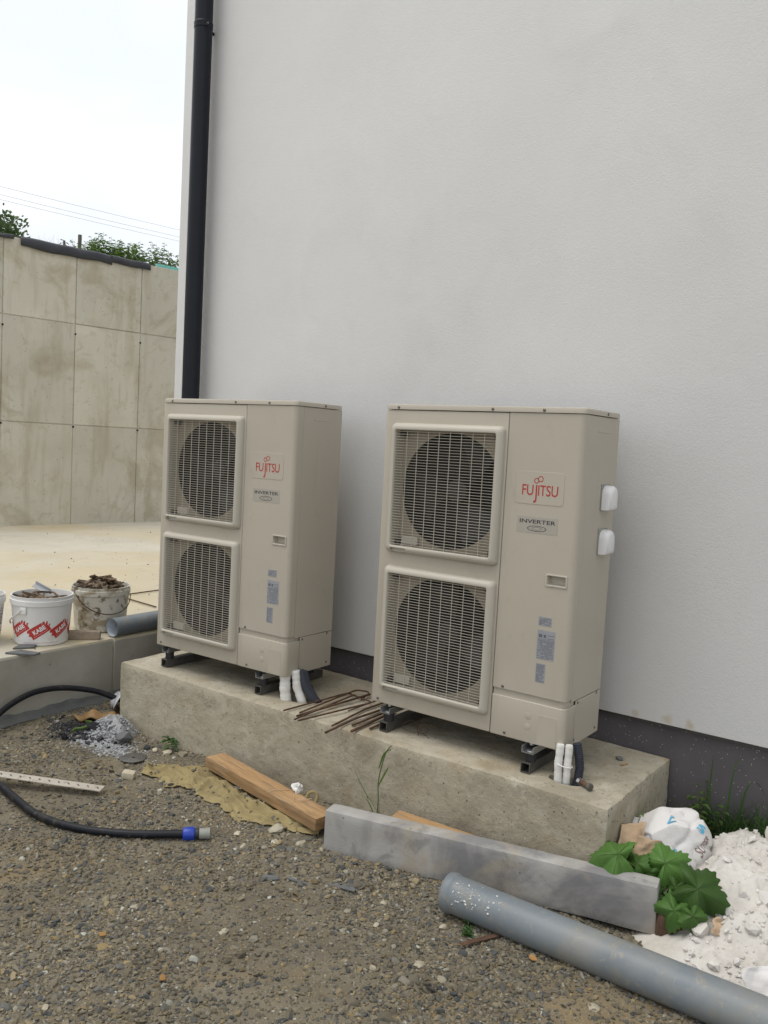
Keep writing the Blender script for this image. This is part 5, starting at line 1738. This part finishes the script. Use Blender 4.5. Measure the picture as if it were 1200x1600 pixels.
def blades(n, spread, hmin, hmax, seed, lean=0.5, w=0.006, wind=(0, 0)):
    rg = random.Random(seed)
    g = G()
    for k in range(n):
        a, rr = rg.uniform(0, 6.283), spread * math.sqrt(rg.random())
        x, y = rr * math.cos(a), rr * math.sin(a)
        h = rg.uniform(hmin, hmax)
        dx, dy = rg.gauss(0, lean) + wind[0], rg.gauss(0, lean) + wind[1]
        ww = w * rg.uniform(0.6, 1.2)
        fa = rg.uniform(0, 6.283)
        px, py = math.cos(fa) * ww / 2, math.sin(fa) * ww / 2
        V, m = [], 6
        for i in range(m):
            s = i / (m - 1)
            cx_, cy_ = x + dx * h * s * s, y + dy * h * s * s
            z = h * (s - 0.35 * s * s * min(1.0, math.hypot(dx, dy)))
            t = 1 - s ** 1.5
            V += [(cx_ - px * t, cy_ - py * t, z), (cx_ + px * t, cy_ + py * t, z)]
        g.add(V, [(2 * i, 2 * i + 1, 2 * i + 3, 2 * i + 2) for i in range(m - 1)])
    return g.me(180)


for i, (x, y, z, n, sp, h0, h1, lab) in enumerate((
        (1.43, 0.485, -0.36, 150, 0.06, 0.08, 0.22, 'dark green grass tuft against the grey base behind the plaster heap'),
        (1.56, 0.47, -0.35, 260, 0.08, 0.08, 0.24, 'thick dark grass tuft at the right edge behind the plaster heap'),
        (1.31, 0.50, -0.38, 50, 0.04, 0.08, 0.22, 'small grass tuft at the base wall behind the sack'),
        (2.15, 0.44, -0.42, 120, 0.14, 0.10, 0.24, 'grass tuft beyond the right edge along the base wall'))):
    if i == 3:
        continue
    gt_ = thing('grass_tuft', lab, 'grass tuft', (x, y, z), 0, 'grass tufts along the base wall')
    kind(put('blade', blades(n, sp, h0, h1, 100 + i, 0.45), MT['grass'], gt_), 'stuff')
for i, (x, y, h, dx) in enumerate(((1.31, 0.52, 0.36, 0.01), (1.385, 0.51, 0.37, 0.03), (1.43, 0.50, 0.29, 0.10))):
    V = []
    m = 10
    for k in range(m):
        s = k / (m - 1)
        w = 0.0045 * (1 - s ** 2)
        zz = h * math.sin(min(1.0, s) * (1.4 if i < 2 else 2.2)) / (math.sin(1.4) if i < 2 else 1)
        V += [(dx * s * s - w, 0, zz), (dx * s * s + w, -0.002, zz)]
    o = put('tall_grass', mesh(V, [(2 * k, 2 * k + 1, 2 * k + 3, 2 * k + 2) for k in range(m - 1)], smooth=180), MT['grass'], None, (x, y, -0.40), (0, 0, 0.6))
    tag(o, ('tall straight grass blade against the grey base, nearest the plinth', 'tallest upright grass blade against the grey base', 'tall grass blade bent over at its tip beside the base wall')[i], 'grass', 'single tall grass blades')


def leafy_stem(h, nl, seed, leaf=0.03, lean=(0, 0), droop=0.3):
    """stem and leaves of one weed, returned as two geometries"""
    rg = random.Random(seed)
    st, lf = G(), G()
    pts = [Vector((lean[0] * h * s * s, lean[1] * h * s * s, h * s)) for s in np.linspace(0, 1, 7)]
    st.tube(pts, 0.003, 5, True, [0.0035 * (1 - 0.7 * i / 6) * (h / 0.35) ** 0.5 for i in range(7)])
    for k in range(nl):
        s = 0.15 + 0.85 * k / nl
        t = s * 6
        i = min(int(t), 5)
        p = pts[i].lerp(pts[i + 1], t - i)
        a = k * 2.4 + rg.uniform(-0.4, 0.4)
        L = leaf * rg.uniform(0.7, 1.3) * (1 - 0.45 * s)
        d = Vector((math.cos(a), math.sin(a), rg.uniform(-0.2, 0.6))).normalized()
        sd = d.cross(Vector((0, 0, 1))).normalized() * L * 0.24
        mid = p + d * L * 0.5 + Vector((0, 0, 0.06 * L))
        tip = p + d * L - Vector((0, 0, droop * L))
        n = len(lf.V)
        lf.V += [tuple(p), tuple(mid + sd), tuple(tip), tuple(mid - sd)]
        lf.F += [(n, n + 1, n + 2), (n, n + 2, n + 3)]
    return st, lf


def weed(name, label, loc, stems, seed, group=None, leaf=0.03, mat=None, spread=0.05, hs=(0.2, 0.35), nl=14):
    t = thing(name, label, 'plant', loc, 0, group)
    rg = random.Random(seed)
    S, L = G(), G()
    for k in range(stems):
        a, b = leafy_stem(rg.uniform(*hs), nl, seed * 31 + k, leaf, (rg.uniform(-0.3, 0.3), rg.uniform(-0.3, 0.3)))
        dx, dy = rg.uniform(-spread, spread), rg.uniform(-spread, spread)
        for q, src in ((S, a), (L, b)):
            q.add([(x + dx, y + dy, z) for x, y, z in src.V], src.F)
    put('stem', S.me(60), mat or MT['weed'], t)
    kind(put('foliage', L.me(), mat or MT['weed'], t), 'stuff')
    return t


weed('leafy_weed', 'yellow green leafy weed by the grey base just right of the sack', (1.30, 0.50, GZ), 9, 3, 'weeds round the plinth', 0.055, None, 0.05, (0.12, 0.30), 16)
weed('leafy_weed', 'thin weed with a few leaves rising in front of the sack', (1.155, 0.04, GZ + 0.05), 2, 5, 'weeds round the plinth', 0.035, None, 0.01, (0.22, 0.30), 12)
weed('leafy_weed', 'tiny green weed between the plaster crumbs and the drain pipe', (1.50, -0.44, GZ + 0.005), 5, 6, 'weeds round the plinth', 0.035, MT['leaf'], 0.02, (0.04, 0.07), 7)
weed('leafy_weed', 'small green sprout at the foot of the plinth behind the stones', (-1.095, -0.165, GZ + 0.02), 4, 7, 'weeds round the plinth', 0.05, MT['leaf'], 0.03, (0.03, 0.06), 6)
weed('leafy_weed', 'low dark weed under the drain pipe rim', (0.87, -0.60, GZ + 0.005), 4, 8, 'weeds round the plinth', 0.03, MT['grass'], 0.03, (0.02, 0.04), 6)

gs_ = thing('grass_stalk', 'slender green grass stalk growing in front of the plinth', 'grass', (0.215, -0.225, GZ))
put('stem', G().tube(catmull([(0, 0, 0), (0.010, 0, 0.12), (0.0, 0.01, 0.22), (0.020, 0.02, 0.33), (0.040, 0.03, 0.365)], 6), 0.0022, 6).me(60), MT['weed'], gs_)
for (b, m1, tp) in (((0.0, 0, 0.10), (-0.06, -0.01, 0.17), (-0.115, -0.02, 0.255)), ((0.0, 0, 0.06), (-0.04, 0, 0.12), (-0.085, -0.01, 0.15)), ((0.008, 0, 0.20), (0.03, 0.01, 0.255), (0.045, 0.02, 0.29)), ((0.005, 0, 0.27), (0.02, 0.01, 0.33), (0.05, 0.02, 0.36)), ((0.0, 0, 0.0), (0.02, -0.01, 0.06), (0.025, -0.01, 0.13))):
    P = catmull([b, m1, tp], 5)
    V = []
    for i, p in enumerate(P):
        w = 0.0042 * math.sin(math.pi * (0.15 + 0.85 * i / (len(P) - 1)))
        V += [p + Vector((-w * 0.8, -w * 0.3, w * 0.4)), p + Vector((w * 0.8, w * 0.3, -w * 0.4))]
    put('leaf', mesh(V, [(2 * i, 2 * i + 1, 2 * i + 3, 2 * i + 2) for i in range(len(P) - 1)], smooth=180), MT['weed'], gs_)


# ================================================================== ON AND BEHIND THE RETAINING WALL
def wall_pt(s, off, z):
    """s along the wall, off towards the terrace (negative = behind), z height above the datum"""
    p = WB + wd * s + wnv * off
    return Vector((p.x, p.y, z))


WT = 3.335     # top of the wall


def felt(label, s0, s1, seed, drop=0.10):
    rg = random.Random(seed)
    V, F = [], []
    n = 28
    prof = [(0.020, -1.0), (0.016, -0.5), (0.012, -0.12), (-0.02, 0.10), (-0.10, 0.16), (-0.20, 0.15), (-0.30, 0.02), (-0.315, -0.6)]
    for i in range(n + 1):
        s = s0 + (s1 - s0) * i / n
        dz = 0.012 * mnoise.noise(Vector((s * 4, seed, 0)))
        for k, (off, q) in enumerate(prof):
            z = WT + 0.012 + q * drop * (1 + 0.22 * mnoise.noise(Vector((s * 3, seed + 5, k * 0.1)))) + dz
            p = wall_pt(s, off + 0.010 + 0.012 * mnoise.noise(Vector((s * 5, k, seed))), z)
            V.append(p)
    m = len(prof)
    F = [(i * m + k, (i + 1) * m + k, (i + 1) * m + k + 1, i * m + k + 1) for i in range(n) for k in range(m - 1)]
    o = put('felt_strip', mesh(V, F, smooth=60), MT['bitumen'])
    sm = o.modifiers.new('thickness', 'SOLIDIFY')
    sm.thickness = 0.006
    return tag(o, label, 'roofing felt', 'felt strips over the retaining wall')


felt('long dark felt strip draped over the top of the retaining wall', -0.84, 0.33, 1, 0.115)
felt('shorter dark felt strip on the wall top next to the house corner', 0.335, 0.88, 2, 0.090)
felt('dark felt strip on the wall top at the far left edge', -2.4, -0.92, 3, 0.05)
tag(put('turquoise_board', bev(G().box(-0.05, 0.0, 0, 1.2, 0.0, 0.045).me(), 0.003, 1), MT['turquoise'], None, wall_pt(1.02, -0.05, WT + 0.002), (0, 0, -WA)), 'turquoise board edge on the wall top beside the house corner', 'board')

HZ = 3.05
for i, (s, off, h, brace, lab) in enumerate(((0.374, -1.0, 0.70, (0.35, 0.32), 'tallest wooden fence post with a brace above the felt strip'), (0.155, -1.0, 0.58, None, 'small thin fence post left of the tallest one'), (0.87, -1.0, 0.60, None, 'thin fence post standing among the weeds above the wall'), (1.10, -1.0, 0.68, (-0.38, 0.40), 'fence post with a slanting brace, nearest the house corner'))):
    base = wall_pt(s, off, HZ - 0.15)
    base.z = HZ - 0.15
    t = thing('fence_post', lab, 'post', base, 0, 'fence posts above the retaining wall')
    put('stake', G().tube([(0, 0, 0), (0.005, 0.005, h + 0.15 - 0.012), (0.005, 0.005, h + 0.15)], 0.026 if i == 0 else 0.016, 8).me(40), MT['post_wood'], t)
    if brace:
        e = wd * brace[0]
        put('brace', G().tube([(0, 0, h * 0.88), (e.x, e.y, h * 0.88 - brace[1])], 0.018, 8).me(40), MT['post_wood'], t)
weeds_at = [(0.52, -0.75, 35, 0.15400000000000003, (0.44, 0.6799999999999999)), (0.68, -0.65, 35, 0.14300000000000002, (0.44, 0.6799999999999999)), (0.4, -0.9, 22, 0.132, (0.38999999999999996, 0.6599999999999999)), (0.88, -0.7, 30, 0.15400000000000003, (0.42, 0.6599999999999999)), (1.08, -0.7, 24, 0.132, (0.45999999999999996, 0.72)), (1.28, -0.6, 17, 0.132, (0.44, 0.6799999999999999)), (1.44, -0.6, 15, 0.11000000000000001, (0.45999999999999996, 0.8)), (1.62, -0.6, 19, 0.15400000000000003, (0.44, 0.6799999999999999)), (1.83, -0.6, 26, 0.17600000000000002, (0.39999999999999997, 0.5800000000000001)), (2.13, -0.6, 26, 0.17600000000000002, (0.39999999999999997, 0.5800000000000001))]
names = ['dense leafy weeds right behind the tallest fence post', 'dense leafy weeds above the join of the felt strips', 'lower weeds at the foot of the tallest fence post', 'leafy weeds above the shorter felt strip', 'tall weeds beside the braced post near the house', 'sparse weed stems above the end of the felt', 'tallest single weed stem near the house corner', 'leafy weeds above the turquoise board', 'low weeds beside the house corner above the wall', 'low weeds partly hidden behind the house corner']
for i, (s, off, n, sp, hs_) in enumerate(weeds_at):
    p = wall_pt(s, off, HZ)
    weed('wall_weed', names[i], (p.x, p.y, HZ), n, 40 + i, 'weeds above the retaining wall', 0.10, None, sp, hs_, 26)
for i, (s, lab) in enumerate(((0.02, 'pale dry grass tuft left of the tallest fence post'), (-0.20, 'sparse pale dry grass near the left end of the long felt strip'), (0.22, 'pale dry grass tuft close beside the tallest fence post'))):
    p = wall_pt(s, -0.8, HZ)
    t = thing('dry_grass_tuft', lab, 'grass tuft', (p.x, p.y, HZ), 0, 'dry grass above the retaining wall')
    kind(put('blade', blades(110, 0.16, 0.36, 0.66, 70 + i, 0.22, 0.006), MT['dry_grass'], t), 'stuff')


def tree(name, label, base, height, crown_c, crown_r, nleaf, seed, leaf):
    rg = random.Random(seed)
    t = thing(name, label, 'tree', base)
    g = G()
    g.tube(catmull([(0, 0, -0.4), (0.05, 0.02, height * 0.3), (-0.04, 0.05, height * 0.6), (0.02, 0, height * 0.95)], 5), 0.1, 8, True, [0.16 * (1 - 0.85 * i / 15) for i in range(16)])
    clumps = []
    for k in range(34):
        d = Vector((rg.gauss(0, 1), rg.gauss(0, 1), rg.gauss(0, 0.9))).normalized()
        q = rg.uniform(0.35, 1.0)
        c = Vector(crown_c) + Vector((d.x * crown_r[0], d.y * crown_r[1], d.z * crown_r[2])) * q
        clumps.append((c, rg.uniform(0.22, 0.42) * crown_r[0]))
        if k < 16:
            b = Vector((0, 0, rg.uniform(0.35, 0.9) * height))
            g.tube([b, b.lerp(c, 0.5) + Vector((0, 0, 0.1)), c], 0.03, 6, True, [0.05, 0.03, 0.012])
    put('trunk', g.me(60), MT['bark'], t)
    L = G()
    for k in range(nleaf):
        c, r = clumps[rg.randrange(len(clumps))]
        d = Vector((rg.gauss(0, 1), rg.gauss(0, 1), rg.gauss(0, 0.8))).normalized() * r * rg.random() ** 0.45
        p = c + d
        a = Vector((rg.gauss(0, 1), rg.gauss(0, 1), rg.gauss(0, 0.6))).normalized()
        b = a.orthogonal().normalized()
        s = leaf * rg.uniform(0.6, 1.3)
        n = len(L.V)
        L.V += [tuple(p - a * s * 0.5), tuple(p + b * s * 0.28), tuple(p + a * s * 0.5), tuple(p - b * s * 0.28)]
        L.F += [(n, n + 1, n + 2, n + 3)]
    kind(put('crown', L.me(), MT['tree_leaf'], t), 'stuff')
    return t


tree('broadleaf_tree', 'dark green leafy tree above the retaining wall at the left edge', (-14.75, 6.45, 3.2), 1.8, (0, 0, 1.14), (1.30, 1.30, 0.95), 14000, 3, 0.10)
for i, ((a, b), lab) in enumerate(((((-20.8, -4.0, 7.48), (-17.3, 19.0, 7.16)), 'topmost thin overhead wire crossing the sky'), (((-20.8, -4.0, 7.28), (-17.3, 19.0, 6.96)), 'middle thin overhead wire crossing the sky'), (((-20.8, -4.0, 7.16), (-17.3, 19.0, 6.84)), 'lowest thin overhead wire crossing the sky'))):
    A, Bq = Vector(a), Vector(b)
    P = [A.lerp(Bq, t) - Vector((0, 0, 0.9 * 4 * t * (1 - t) * 0.3)) for t in np.linspace(0, 1, 24)]
    tag(put('overhead_wire', G().tube(P, 0.0048, 6).me(60), MT['wire']), lab, 'wire', 'overhead wires')


# put the roots of the things built in world coordinates at their own base
def rebase(root, loc):
    loc = Vector(loc)
    root.location = root.location + loc
    for ch in root.children:
        ch.location = ch.location - loc


rebase(house, (-2.0, 0.53, GZ))
rebase(hs, (-0.206, -0.688, GZ))
rebase(sk, (SC.x, SC.y, GZ))
rebase(wp, root)
